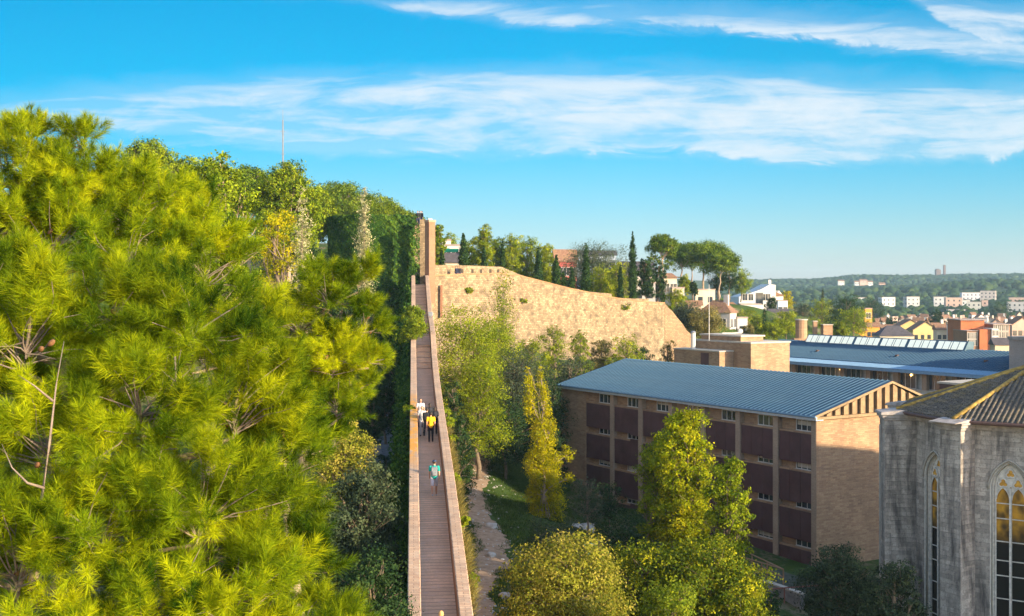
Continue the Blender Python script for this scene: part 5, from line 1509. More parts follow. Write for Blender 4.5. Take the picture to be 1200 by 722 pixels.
# ivy hanging on the rampart
def ivy_patch(label, y0, y1, side, n, seed, out=1.2, size=.2, top=.6, mat='ivy', cat='ivy', bottom=None, dens=1.0):
    c = RW(side * 1.1, (y0 + y1) / 2, prof((y0 + y1) / 2)); t = thing('ivy', label, cat, c)
    r = rng(seed); yy = r.uniform(y0, y1, n); u = r.random(n)
    pz = np.interp(yy, [p[0] for p in PROF], [p[1] for p in PROF])
    zt = pz + top + .3 * np.sin(yy * 1.3) + .25 * np.sin(yy * 3.1 + 1); zb = pz - 9 if bottom is None else pz + bottom
    zz = zt + (zb - zt) * u ** 1.2
    edge = np.clip(np.minimum(yy - y0, y1 - yy) / 2.0, .1, 1)
    th = out * edge * (.45 + .35 * np.sin(yy * .9 + zz * .7) * np.sin(zz * 1.1 + yy * .4) + .2 * np.sin(yy * 2.7) * np.sin(zz * 2.9)) * np.clip(.35 + (zt - zz) / 1.5, .3, 1)
    th = np.clip(th, .1, 9)
    uu = 1.03 + th * (1 - r.random(n) ** 2 * .5)
    a = math.cos(RA); b = math.sin(RA)
    X = RC + side * uu * a - yy * b; Yw = side * uu * b + yy * a
    pos = np.stack([X - c.x, Yw - c.y, zz - c.z], 1)
    nn = np.array([side * .8, -.3, .5]) + r.normal(size=(n, 3)) * .6
    V = leaf_geo(pos, nn, np.full(n, size), r, .8)
    np_mesh('leaves', V, [(0, 1, 2, 3)], 4, M[mat], t, np.clip(.5 + .22 * r.normal(size=n), 0, 1))
ivy_patch('dark ivy curtain on the left face of the wall below the ivy tower', 108, 150, -1, 42000, 41, 2.3, .24, 1.1)
ivy_patch('dark ivy along the left face of the wall beside the walkers', 64, 108, -1, 36000, 42, 1.5, .18, .3)
def bush_on_parapet(label, y, u, r_, n, seed, mat='lime', dz=.4, stretch=1.0):
    p = RW(u, y, prof(y) + dz); t = thing('climbing_plant', label, 'climbing plant', p)
    rr = random.Random(seed); lob = [(rr.uniform(-.5, .5) * r_, rr.uniform(-.8, .8) * r_ * stretch, rr.uniform(-.5, .5) * r_, r_ * .5, r_ * .5, r_ * .45) for _ in range(9)]
    crown('leaves', lob, M[mat], t, n, .17, seed, clump=.3)
    b = MB(); b.tube([(0, 0, -r_ * 1.2), (.1, 0, 0), (.2, .1, r_ * .5)], [.05, .04, .02], 5); b.build('stem', M['bark'], t)
bush_on_parapet('upper bright creeper clump lolling over the left parapet', 113, -.95, 1.15, 4200, 51, dz=1.5)
bush_on_parapet('lower bright creeper clump lolling over the left parapet', 103, -.85, 1.3, 4800, 52, dz=1.5)
bush_on_parapet('small creeper tuft on the left parapet by the walkers', 75.5, -1.1, .42, 700, 53, dz=1.0)
rr = random.Random(9)
for i, (y, s, lab) in enumerate([(44, .34, 'nearest yellow green tuft growing on the outer right face of the walkway wall'), (51.5, .3, 'second tuft on the outer right face of the walkway wall'), (59, .3, 'tuft on the outer right face level with the man in teal'),
                                 (69, .4, 'tuft on the outer right face below the man in yellow'), (74, .55, 'larger tuft on the outer right face beside the group of walkers'), (79, .45, 'tuft on the outer right face just beyond the group of walkers')]):
    bush_on_parapet(lab, y, 1.25, s, 900, 60 + i, 'lime', .35, 2.0)
def dry_grass():
    c = RW(1.2, 50, prof(50)); t = thing('dry_grass_tufts', 'dry tan grass growing out of the right face of the walkway wall', 'grass', c)
    r = rng(5); n = 5200; y = r.choice([43, 46.5, 47.5, 48.5, 53, 55, 57, 62, 64, 67, 71], n) + r.normal(size=n) * .5
    pz = np.interp(y, [p[0] for p in PROF], [p[1] for p in PROF]); u = 1.05 + np.abs(r.normal(size=n)) * .12; z = pz + .55 - np.abs(r.normal(size=n)) * .5
    a, b = math.cos(RA), math.sin(RA)
    pos = np.stack([RC + u * a - y * b, u * b + y * a, z], 1) - np.array(c[:])
    ax = unit(np.array([.7, -.1, .6]) + r.normal(size=(n, 3)) * .35)
    L = r.uniform(.2, .55, n)[:, None]; side = unit(np.cross(ax, r.normal(size=(n, 3)))) * .012
    V = np.empty((n, 3, 3)); V[:, 0] = pos - side; V[:, 1] = pos + side; V[:, 2] = pos + ax * L
    o = np_mesh('blades', V.reshape(-1, 3), [(0, 1, 2)], 3, M['tan'], t, r.random(n)); 
dry_grass()

# ground cover: grass blades, stones on the path, boulders
def meadow():
    r = rng(12); n = 60000
    x = np.concatenate([r.uniform(-4.5, 12, n), r.uniform(-20, -5, n // 3)]); y = np.concatenate([r.uniform(54, 125, n), r.uniform(75, 125, n // 3)])
    pts = [(-0.9,54),(-1.2,60),(-1.6,64),(-2.0,70),(-1.3,77),(-1.5,84),(-2.4,90),(-3.0,98),(-2.9,108),(-3.2,118),(-3.4,127)]
    pc = np.interp(y, [p[1] for p in pts], [p[0] for p in pts]); keep = (np.abs(x - pc) > .75 + .3 * np.sin(y)) & ~((x > -17) & (x < -10) & (y > 83)) & (np.sin(x * .9 + y * .3) + np.sin(x * .37 - y * .5) + r.normal(size=len(x)) * .7 > -.9)
    x, y = x[keep], y[keep]; n = len(x); z = H(x, y)
    k = 3; X = np.repeat(x, k) + r.normal(size=n * k) * .08; Y = np.repeat(y, k) + r.normal(size=n * k) * .08; Z = np.repeat(z, k)
    pos = np.stack([X, Y, Z], 1); ax = unit(np.array([0, 0, 1]) + r.normal(size=(n * k, 3)) * .45); L = r.uniform(.08, .28, n * k)[:, None]
    side = unit(np.cross(ax, r.normal(size=(n * k, 3)))) * .022
    V = np.empty((n * k, 3, 3)); V[:, 0] = pos - side; V[:, 1] = pos + side; V[:, 2] = pos + ax * L
    o = np_mesh('grass', V.reshape(-1, 3), [(0, 1, 2)], 3, M['turf'], None, np.clip(.45 + .25 * r.normal(size=n * k), 0, 1)); tag(o, 'short rough grass on the bank beside the dirt path', 'grass', kind='stuff')
    m = 420; y = r.uniform(54, 112, m); pc = np.interp(y, [p[1] for p in pts], [p[0] for p in pts]); x = pc + r.normal(size=m) * 1.5; z = H(x, y)
    b = MB(); rr = random.Random(3)
    for i in range(m):
        s = rr.uniform(.03, .11); s = s * 2 if rr.random() < .06 else s
        v0 = len(b.v); b.ball((x[i], y[i], z[i] + s * .3), (s * rr.uniform(.7, 1.4), s, s * .6), 5, 4)
    o = b.build('loose_stones', M['rock']); tag(o, 'loose pale stones scattered on and beside the dirt path', 'stones', kind='stuff')
meadow()
def boulder(label, px, py, Y, s, seed):
    x = (px - 600) / F * Y; z = h(x, Y); r = random.Random(seed); bm = bmesh.new(); bmesh.ops.create_icosphere(bm, subdivisions=3, radius=1)
    for v in bm.verts:
        d = v.co.normalized(); k = 1 + .18 * math.sin(d.x * 4 + seed) * math.sin(d.y * 3.3 + seed) + .12 * math.sin(d.z * 6 + d.x * 5 + seed)
        v.co = Vector((max(-.8, min(.8, d.x * k)) * s * 1.2, d.y * s * k, max(-.5, min(.62, d.z * k)) * s))
    me = bpy.data.meshes.new('boulder'); bm.to_mesh(me); bm.free(); auto_uv(me); o = link_mesh('boulder', me, M['rock'], None, True); o.location = (x, Y, z + s * .2); o.rotation_euler = (0, 0, r.uniform(0, 3))
    tag(o, label, 'boulder', 'boulders on the bank')
for i, (px, py, Y, s, lab) in enumerate([(688, 603, 99, .55, 'upper pale boulder on the bank left of the shutters'), (687, 617, 96, .65, 'middle pale boulder on the bank, the largest'), (675, 622, 94, .5, 'lowest pale boulder beside the poplar'),
                                          (575, 642, 78, .3, 'small pale rock right of the dirt path'), (592, 690, 68, .35, 'pale rock near the bottom of the dirt path'), (576, 612, 86, .4, 'flat pale rock where the dirt path forks')]):
    boulder(lab, px, py, Y, s, i + 1)
def bin_():
    p = P(692, 655, 76); z = h(p.x, 76); t = thing('teal_bin', 'small teal box on a post on the bank above the bottom trees', 'bin', (p.x, 76, z))
    zt = (HOR - 639) / F * 76 - z
    b = MB(); b.box(-.35, .35, -.25, .25, max(.2, zt - 1.0), zt); b.build('body', M['teal'], t, bevel=.05)
    b = MB(); b.box(-.38, .38, -.28, .28, zt, zt + .08); b.build('lid', M['teal'], t)
    b = MB(); b.box(.5, .62, -.06, .06, 0, zt + .25); b.build('post', M['bark'], t)
    b = MB(); b.box(-.3, .3, -.2, .2, 0, max(.2, zt - 1.0)); b.build('base', M['concrete'], t)
bin_()

for px, py, lab, sz in ((731, 359.5, 'small green plant rooted in the upper right of the golden wall', .8), (548, 340, 'withered plant in a joint at the left of the golden wall', .6), (612, 352, 'little plant in a joint at the middle of the golden wall', .5)):
    Y = 150 + (px - 503) * 0.127; p = P(px, py, Y); t = thing('wall_plant', lab, 'plant', (p.x + .15, p.y - .25, p.z))
    crown('leaves', [(0, 0, 0, sz, sz * .5, sz * .6), (sz * .5, 0, -.2, sz * .5, sz * .4, sz * .4)], M['green'], t, 500, .2, int(px), clump=.3)
    b = MB(); b.tube([(-.15, .3, -.1), (0, 0, 0), (.1, -.1, .2)], [.05, .04, .02], 5); b.build('stem', M['bark'], t)
# ------------------------------------------------------------------ houses, town and far hills
WALLC = {}
def wallm(c):
    k = tuple(round(x, 3) for x in c)
    if k not in WALLC:
        m, nt, out = new_mat('rendered wall %s' % (len(WALLC) + 1)); g = N(nt)
        n = g.noise(g.uv(), .35, 6, .65); cc = g.mix(g.mapr(n, .3, .7), tuple(x * .82 for x in c), tuple(min(1, x * 1.08) for x in c))
        st = g.mapr(g.noise(g.scale(g.uv(), (1.3, .12, 1)), 1, 5, .7), .5, .75, 0, .3)
        cc = g.mix(st, cc, tuple(x * .5 for x in c)); nt.links.new(g.pbr(cc, .85), out.inputs[0]); WALLC[k] = m
    return WALLC[k]
M['terracotta'] = tile_mat('terracotta tiles', (0.26, 0.13, 0.075), (0.19, 0.095, 0.06), (0.3, 0.19, 0.12))
M['slate'] = plain('dark grey roof', (0.07, 0.06, 0.065), .8, var=.3, scale=1.5)
M['flatroof'] = plain('flat roof', (0.32, 0.24, 0.2), .9, var=.2, scale=.6)
M['awning'] = plain('green awning', (0.01, 0.22, 0.10), .8)
WIN = {}
def win_mesh(w, hh):
    """window with its frame, recess and pane as three small meshes shared by every far house"""
    k = (round(w, 1), round(hh, 1))
    if k not in WIN:
        b = MB(); b.box(-w / 2 - .08, w / 2 + .08, -.06, .04, -.08, 0); b.box(-w / 2 - .08, w / 2 + .08, -.06, .04, hh, hh + .08); b.box(-w / 2 - .08, -w / 2, -.06, .04, 0, hh); b.box(w / 2, w / 2 + .08, -.06, .04, 0, hh)
        b.box(-.03, .03, -.05, .02, 0, hh)
        o = b.build('window', M['frame']); m1 = o.data; bpy.data.objects.remove(o)
        b = MB(); b.box(-w / 2, w / 2, -.02, .01, 0, hh); o = b.build('pane', M['glass']); m2 = o.data; bpy.data.objects.remove(o)
        WIN[k] = (m1, m2)
    return WIN[k]
def put_window(parent, x, y, z, rot, w=1.1, hh=1.4, small=False):
    m1, m2 = win_mesh(w, hh)
    if small:
        o = bpy.data.objects.new('window', m2); COL.objects.link(o); o.parent = parent; o.location = (x, y, z); o.rotation_euler = (0, 0, rot); return
    o = bpy.data.objects.new('window', m1); COL.objects.link(o); o.parent = parent; o.location = (x, y, z); o.rotation_euler = (0, 0, rot)
    p = bpy.data.objects.new('pane', m2); COL.objects.link(p); p.parent = o
def house(label, px0, px1, yt, yb, Y, col, roof='flat', depth=None, rot=0, rh=None, floors=None, cols=None, group=None, roofmat=None, base=None, name='house', cat='house', small=True, chimney=False, sidecols=2):
    """px0..px1 is the width seen; local x to the right along the front, y into depth"""
    k = Y / F; W = (px1 - px0) * k; cx = ((px0 + px1) / 2 - 600) * k; zt = (HOR - yt) * k; zb = (HOR - yb) * k
    D = depth or W * .7; a = R(rot); 
    Wf = W / (abs(math.cos(a)) + abs(math.sin(a)) * D / W) if rot else W
    D = D * (Wf / W if rot else 1)
    t = thing(name, label, cat, (cx, Y + D / 2, zb - (base or 6)), a, group)
    g0 = zb - (base or 6); hh = zt - g0
    rh = rh if rh is not None else (0 if roof == 'flat' else W * .18)
    e = hh - rh
    b = MB(); b.box(-Wf / 2, Wf / 2, -D / 2, D / 2, 0, e)
    if roof == 'gable': b.profile([(-Wf / 2, e), (Wf / 2, e), (0, e + rh - .12)], -D / 2, D / 2)
    b.build('wall', wallm(col), t)
    m = M[roofmat or ('flatroof' if roof == 'flat' else 'terracotta')]
    b = MB(); o = .35
    if roof == 'flat': b.box(-Wf / 2 - .1, Wf / 2 + .1, -D / 2 - .1, D / 2 + .1, e, e + .25)
    elif roof == 'gable':
        s = rh / (Wf / 2); 
        b.profile([(-Wf / 2 - o, e - o * s + .02), (0, e + rh), (0, e + rh + .18), (-Wf / 2 - o, e - o * s + .2)], -D / 2 - o, D / 2 + o)
        b.profile([(0, e + rh), (Wf / 2 + o, e - o * s + .02), (Wf / 2 + o, e - o * s + .2), (0, e + rh + .18)], -D / 2 - o, D / 2 + o)
    elif roof == 'side':      # ridge parallel to the front
        p = [(-Wf/2-o, -D/2-o, e), (Wf/2+o, -D/2-o, e), (Wf/2+o, D/2+o, e), (-Wf/2-o, D/2+o, e), (-Wf/2-o, 0, e+rh), (Wf/2+o, 0, e+rh)]
        b.add(p, [(0,1,5,4), (2,3,4,5), (1,2,5), (3,0,4), (3,2,1,0)])
    elif roof == 'hip':
        q = min(Wf, D) * .45
        p = [(-Wf/2-o, -D/2-o, e), (Wf/2+o, -D/2-o, e), (Wf/2+o, D/2+o, e), (-Wf/2-o, D/2+o, e), (-Wf/2+q, 0, e+rh), (Wf/2-q, 0, e+rh)]
        b.add(p, [(0,1,5,4), (2,3,4,5), (1,2,5), (3,0,4), (3,2,1,0)])
    ro = b.build('roof', m, t)
    if chimney:
        b = MB(); b.box(Wf * .2, Wf * .2 + .8, -.4, .4, e + rh * .3, e + rh + 1.0); b.build('chimney', wallm(col), ro)
    fl = floors if floors is not None else max(1, int((zt - rh - zb) / 3.0)); cl = cols or max(1, int(W / 3.2))
    wh = 1.5 if not small else 1.5
    for f_ in range(fl):
        z = e - 2.6 - f_ * 3.0
        if z < .2: break
        for i in range(cl): put_window(t, -Wf / 2 + Wf * (i + .5) / cl, -D / 2, z, 0, 1.0 if small else 1.3, 1.2 if small else 1.5, small)
        if rot:
            for i in range(sidecols):
                s = -1 if rot > 0 else 1
                put_window(t, s * Wf / 2, -D / 2 + D * (i + .5) / sidecols, z, R(-90 if rot > 0 else 90), 1.3, wh, small)
    return t
W_ = (.60, .56, .51); CR = (.58, .49, .36); PK = (.50, .34, .26); GR = (.42, .40, .38); OR = (.62, .28, .05); RD = (.45, .12, .05); RS = (.42, .10, .085)
t = house('white house with green awnings behind the wall, right of the brick pier', 508, 539, 288, 312, 205, W_, 'flat', rot=0, cols=3, small=False)
aw = thing('green_awning', 'left green awning on the white house front', 'awning', P(519, 291, 203), 0, 'green awnings')
b = MB(); b.profile([(0, 0), (-.9, -.55), (-.9, -.62), (0, -.07)], -1.1, 1.1, Matrix.Rotation(math.pi / 2, 4, 'Z')); b.build('cloth', M['awning'], aw)
aw = thing('green_awning', 'wide right green awning on the white house front', 'awning', P(530, 291.5, 203), 0, 'green awnings')
b = MB(); b.profile([(0, 0), (-.9, -.55), (-.9, -.62), (0, -.07)], -1.1, 1.6, Matrix.Rotation(math.pi / 2, 4, 'Z')); b.build('cloth', M['awning'], aw)
house('upper storey block of the white house', 517, 528, 282, 290, 212, W_, 'flat', base=2, cols=2, small=False)
house('low dark roofed annex in front of the white house', 521, 540, 296, 310, 190, CR, 'side', rh=1.6, roofmat='slate', base=4)
house('red rendered house half hidden behind cypresses', 648, 676, 292, 330, 225, RS, 'side', rot=12, rh=2.4, small=False, cols=3)
house('pale blue grey building behind the red house', 676, 722, 293, 325, 270, (.40, .45, .52), 'side', rh=1.2, roofmat='slate', cols=6)
house('long slate roofed building behind the tall cypress', 727, 766, 306, 345, 260, (.4, .34, .3), 'side', rh=2.6, roofmat='slate', cols=4)
house('low pale wall house at the foot of the tallest cypress', 730, 768, 332, 352, 205, (.42, .38, .36), 'flat', base=8, cols=3)
house('little turret house with a red hipped roof beside the pines', 777, 793, 320, 346, 222, CR, 'hip', rh=.9, small=False, cols=2)
house('lower wing of the turret house', 764, 782, 333, 350, 224, (.5, .42, .36), 'flat', cols=2)
house('cream terrace house right of the turret', 788, 802, 338, 350, 221, CR, 'flat', cols=2)
house('small house with a low red roof under the umbrella pines', 806, 822, 352, 366, 228, PK, 'side', rh=1.0, cols=2)
house('tan garden wall house under the umbrella pines', 815, 838, 340, 352, 250, CR, 'flat', cols=2, base=3)
house('pale grey house with a hipped red roof and lean-to', 822, 866, 352, 392, 212, (.40, .36, .34), 'hip', rot=-28, rh=2.2, small=False, cols=2, chimney=True)
house('small white lean-to hut beside the pale grey house', 864, 876, 373, 392, 214, (.55, .52, .5), 'flat', cols=1)
# white stepped house
def stepped():
    Y = 305; k = Y / F
    a = P(866, 362, Y); t = thing('white_stepped_house', 'big white house whose gable rises in a long slope above the lime hedge', 'house', (a.x, Y, a.z - 5))
    z = lambda py: (HOR - py) * k - a.z + 5; x = lambda px: (px - 866) * k
    b = MB(); b.profile([(x(866), 0), (x(909), 0), (x(909), z(334)), (x(903), z(333)), (x(890), z(340)), (x(866), z(348))], 0, 12); b.build('wall', wallm((.60, .58, .55)), t)
    b = MB(); b.profile([(x(909) + .003, 0), (x(919), 0), (x(919), z(347)), (x(914), z(340.5)), (x(909) + .003, z(347))], 1, 11); b.build('side_wall', wallm(W_), t)
    b = MB(); b.profile([(x(904), z(340)), (x(919.5), z(346)), (x(919.5), z(347)), (x(904), z(348))], .8, 11.2); b.build('roof', M['terracotta'], t)
    for px, py in ((889, 341), (893, 338), (902.5, 330)): 
        b = MB(); b.box(x(px), x(px) + .7, 2, 2.8, z(py + 6), z(py - 2)); b.build('chimney', wallm(W_), t)
    for px in (886, 890): b = MB(); b.box(x(px), x(px) + .9, -.12, .05, z(357), z(343)); b.build('window_strip', M['glass'], t)
    for px in (873, 880, 897, 900): put_window(t, x(px), 0, z(352), 0, 1.2, 1.6)
stepped()
house('low white building in front of the white stepped house', 868, 892, 357, 368, 285, W_, 'flat', cols=4)
house('white cube house right of the stepped house', 912, 923, 353, 368, 290, (.68, .68, .68), 'flat', cols=2)
house('dark roofed low house under the white cube house', 903, 924, 362, 372, 275, CR, 'side', rh=1.5, roofmat='slate', cols=3)
house('low red roofed house left of the stepped house', 845, 868, 354, 364, 280, W_, 'hip', rh=1.6, cols=3)
# near town roofs
house('orange rendered tower house, brightest of the town', 1013.5, 1022, 362, 386, 330, OR, 'flat', cols=1, small=False, floors=3)
house('orange house with a hipped brown roof left of the orange tower', 999, 1016, 378, 394, 320, OR, 'hip', rh=2.2, cols=3)
house('low orange house right of the orange tower', 1016, 1031, 378, 394, 325, OR, 'side', rh=1.2, cols=3)
house('wide dark hip roofed house above the skylights', 1031, 1071, 382, 397, 310, CR, 'hip', rh=2.6, roofmat='slate', cols=5)
house('long ochre roofed house behind the dark hip roof', 1052, 1084, 375, 388, 360, (.5, .36, .14), 'gable', rh=2.2, cols=5)
house('ochre house with broad yellow gable', 1070, 1100, 377, 392, 345, (.55, .42, .18), 'gable', rh=2.4, cols=4)
house('cream house between ochre gable and white house', 1098, 1116, 380, 398, 335, CR, 'side', rh=1.6, cols=3)
house('white washed small house left of the red brick building', 1114, 1132, 381, 400, 330, W_, 'flat', cols=3)
def red_block():
    Y = 260; k = Y / F; c = P(1160, 410, Y); t = thing('red_brick_block', 'large orange red brick apartment block at the right', 'building', (c.x, Y, c.z - 8))
    x = lambda px: (px - 1160) * k; z = lambda py: (HOR - py) * k - c.z + 8
    b = MB(); b.box(x(1133), x(1146), 0, 8, 0, z(388)); b.build('wall', M['redbrick'], t)
    b = MB(); b.box(x(1134), x(1162), 4, 12, 0, z(376)); b.build('upper_wall', M['orangebrick'], t)
    b = MB(); b.box(x(1147), x(1160), -.5, 4, 0, z(386)); b.build('front_bay', M['orangebrick'], t)
    b = MB(); b.box(x(1160.2), x(1168), -1, 6, 0, z(385)); b.build('white_bay', wallm(W_), t)
    b = MB(); b.box(x(1168.2), x(1188), 2, 12, 0, z(381)); b.build('right_wall', M['redbrick'], t)
    b = MB(); b.box(x(1132), x(1163), 3.5, 12.5, z(376), z(375)); b.box(x(1132.5), x(1146.5), -.3, 8, z(388), z(387.3)); b.box(x(1167.5), x(1189), 1.6, 12, z(381), z(380)); b.build('coping', M['flatroof'], t)
    for px in (1136, 1139.5, 1143):
        for py in (397, 405): put_window(t, x(px), 0, z(py), 0, .8, 1.3)
    for px in (1163, 1166):
        for py in (393, 401, 409): put_window(t, x(px), -1, z(py), 0, .6, 1.1)
    for px in (1171, 1175.5, 1180, 1184.5):
        for py in (388, 396, 404): put_window(t, x(px), 2, z(py), 0, .7, 1.2)
M['orangebrick'] = brick_mat('orange brick', (.50, .15, .055), (.42, .12, .045), (.4, .16, .08), .25, .07, .01)
red_block()
house('low cream house with a grey lean-to roof right of the red block', 1166, 1186, 396, 414, 235, (.55, .42, .28), 'side', rh=1.4, roofmat='slate', cols=5)
house('pinkish house behind the red block', 1186, 1212, 372, 400, 290, PK, 'gable', rh=1.8, cols=4)
# far apartment blocks
G = 'apartment blocks beyond the town'
for (a, b_, yt, yb, Y, c, rot, lab) in [
    (1032, 1049.5, 348.5, 362, 900, W_, 8, 'square white block standing alone, left of its grey twin'),
    (1061, 1078, 348, 365, 880, GR, 8, 'square grey block standing alone, right of its white twin'),
    (1095, 1111, 348, 364, 900, W_, -14, 'white slab at the left end of the far estate'),
    (1109, 1129, 349, 371, 840, PK, -10, 'pink slab in the middle of the far estate'),
    (1122, 1138, 352, 366, 870, W_, -10, 'white slab right behind the pink one'),
    (1112, 1136, 363, 375, 780, (.6, .5, .44), -10, 'low pale block in front of the pink slab'),
    (1134, 1152, 354, 373, 800, (.60, .55, .46), -20, 'cream slab in front right of the estate'),
    (1151, 1159, 352, 370, 830, (.62, .40, .30), -20, 'narrow salmon slab beside the cream one'),
    (1128, 1152, 343, 356, 1050, (.60, .56, .56), -10, 'long pale block behind the cream slab'),
    (1150, 1170, 341, 361, 1000, (.62, .50, .42), -25, 'tall salmon ended block at the right of the estate'),
    (1182, 1206, 354, 376, 760, GR, -18, 'grey block with white balconies at the right edge'),
    (1184, 1210, 349, 362, 900, PK, -18, 'brown roofed block behind the one at the right edge'),
    (1002, 1016, 349, 355, 1100, W_, 5, 'low white building left of the white square block'),
    (1170, 1182, 342, 352, 1150, W_, -10, 'small white block on the slope above the estate'),
    (1186, 1200, 331, 341, 1300, W_, -10, 'white villa high on the right slope'),
    (1194, 1210, 340, 350, 1200, W_, -10, 'white block high at the right edge')]:
    house(lab, a, b_, yt, yb, Y, c, 'flat', rot=rot, group=G, name='apartment_block', cat='apartment block', base=8, depth=(b_ - a) * Y / F * .6)
# villas on the wooded hill
G = 'villas on the wooded hill'
for i, (px, py, w, Y, c, lab) in enumerate([(1012, 329, 9, 1650, PK, 'largest pink roofed villa on the far hill'), (1004, 331, 5, 1640, W_, 'white villa left of the pink roofed villas'), (1020, 331, 6, 1650, W_, 'white villa right of the pink roofed villas'),
    (1034, 333, 7, 1600, PK, 'pink villa right of the hill villa cluster'), (1038, 341, 8, 1500, W_, 'white villa low on the hill above the white square block'), (1032, 343, 6, 1480, W_, 'small white villa low on the hill'),
    (986, 330, 7, 1700, W_, 'pale villa at the left of the hill villas'), (1104, 344, 9, 1350, CR, 'cream villa in the trees above the far estate'), (1061, 339, 7, 1500, CR, 'lone villa in the trees at mid hill'),
    (1176, 336, 7, 1350, PK, 'pink villa on the right slope of the hill'), (1190, 344, 8, 1250, W_, 'white villa under the high villa at right'), (1112, 341, 5, 1400, PK, 'little brown villa in the trees right of the cream one')]):
    house(lab, px - w / 2, px + w / 2, py - 2, py + 2.5, Y, c, 'side', rh=2.0, group=G, name='villa', cat='villa', base=6, cols=3, floors=1)
# tower and castle on the ridge
def ridge_tower():
    Y = 2150; k = Y / F; c = P(1106.7, 321, Y); t = thing('hilltop_tower', 'slender dark tower on the far ridge', 'tower', (c.x, Y, c.z - 6)); hh = 9.6 * k
    b = MB(); b.box(-1.9, 1.9, -1.9, 1.9, 0, hh + 6); b.build('shaft', M['darkstone'], t); b = MB(); b.box(-2.2, 2.2, -2.2, 2.2, hh + 6, hh + 7); b.build('parapet', M['darkstone'], t)
    c = P(1099, 321, Y); t = thing('hilltop_castle', 'squat dark block beside the slender tower on the far ridge', 'castle', (c.x, Y, c.z - 6))
    b = MB(); b.box(-4.2, 4.2, -4, 4, 0, 5 * k + 6); b.build('wall', M['darkstone'], t); b = MB(); b.box(-3, 1.5, -3, 3, 5 * k + 6, 6 * k + 6); b.build('upper_storey', M['darkstone'], t)
M['darkstone'] = plain('dark brown stone', (.13, .085, .07), .9, var=.3, scale=.3)
ridge_tower()
# town roofs filling the valley
def town():
    r = random.Random(23); cols = [W_, CR, PK, (.6, .5, .44), (.66, .6, .52), (.5, .4, .3)]
    words = {0: 'white', 1: 'cream', 2: 'pink', 3: 'pale brown', 4: 'off-white', 5: 'brown'}; kinds = {'side': 'red tiled', 'gable': 'gabled', 'flat': 'flat roofed', 'hip': 'hip roofed'}
    n = 0
    for row, (Y, y0, y1) in enumerate([(380, 377, 396), (440, 374, 390), (520, 372, 386), (600, 370, 382), (690, 368, 380)]):
        px = 1026 + r.uniform(0, 8)
        while px < 1215:
            w = r.uniform(9, 17) * (1 - row * .09); yt = y0 + r.uniform(-2.5, 4.0)
            if 1130 < px < 1160 and row < 1: px += w; continue
            ci = r.randrange(6); rf = r.choice(['side', 'side', 'gable', 'flat', 'hip'])
            house('small %s %s town house in the crowded valley' % (words[ci], kinds[rf]), px, px + w, yt, y1, Y + r.uniform(-15, 15), cols[ci], rf, rot=r.uniform(-30, 30), rh=None if rf == 'flat' else 1.6,
                  group='town houses in the valley, %s %s' % (words[ci], kinds[rf]), name='town_house', cat='house', base=4, cols=2, floors=2, sidecols=1, chimney=r.random() < .5)
            px += w * r.uniform(.95, 1.35); n += 1
    return n
town()
def mast():
    Y = 165; a = P(331.5, 128, Y); z = 4
    t = thing('radio_mast', 'very thin radio mast rising above the hillside pines', 'mast', (a.x, Y, z))
    b = MB(); b.tube([(0, 0, 0), (0, 0, a.z - z - 1.5)], [.17, .09], 5); b.build('pole', M['metal'], t)
    b = MB(); b.tube([(0, 0, a.z - z - 1.5), (0, 0, a.z - z)], .03, 5); b.build('antenna', M['metal'], t)
    for u in (.5, .7, .85):
        b = MB(); b.tube([(-.35, 0, (a.z - z) * u), (.35, 0, (a.z - z) * u)], .03, 5); b.build('crossbar', M['metal'], t)
mast()
# woods on the far hills: one mass of crowns
def forest():
    r = rng(31)
    bm = bmesh.new(); bmesh.ops.create_icosphere(bm, subdivisions=2, radius=1); base = np.array([v.co[:] for v in bm.verts]); fs = [tuple(v.index for v in f.verts) for f in bm.faces]; bm.free()
    def go(n, xs, ys, s0, s1, name, lab, keepf):
        x = r.uniform(xs[0], xs[1], n); y = ys[0] + (ys[1] - ys[0]) * r.random(n) ** .8
        px = 600 + F * x / y; keep = (px > 840) & (px < 1300) & keepf(x, y, px); x, y = x[keep], y[keep]; n = len(x)
        z = H(x, y); s = r.uniform(s0, s1, n)
        nv = len(base); d = base[None] * (1 + .22 * np.sin(base[None, :, 0] * 5 + x[:, None]) * np.sin(base[None, :, 1] * 4 + y[:, None]) + .16 * r.normal(size=(n, nv)))[..., None]
        V = d * (s[:, None, None] * np.array([1, 1, .85])) + np.stack([x, y, z + s * .55], 1)[:, None]
        tint = np.clip(.5 + .28 * r.normal(size=n), 0, 1)
        o = np_mesh(name, V.reshape(-1, 3), fs, nv, M['farwood'], None, tint); tag(o, lab, 'woods', kind='stuff')
    go(16000, (200, 1050), (1150, 2350), 2.6, 5.6, 'far_woods', 'woods covering the far hills beyond the town', lambda x, y, px: (y > 1400) | (r.random(len(x)) < .6))
    go(3200, (90, 600), (620, 1150), 2.4, 4.4, 'valley_trees', 'scattered trees between the blocks in the far valley', lambda x, y, px: (px < 1010) | (y > 720))
M['farwood'] = leaf_mat('far woodland', (.012, .032, .014), (.028, .055, .018), (.06, .085, .022), .1)
forest()
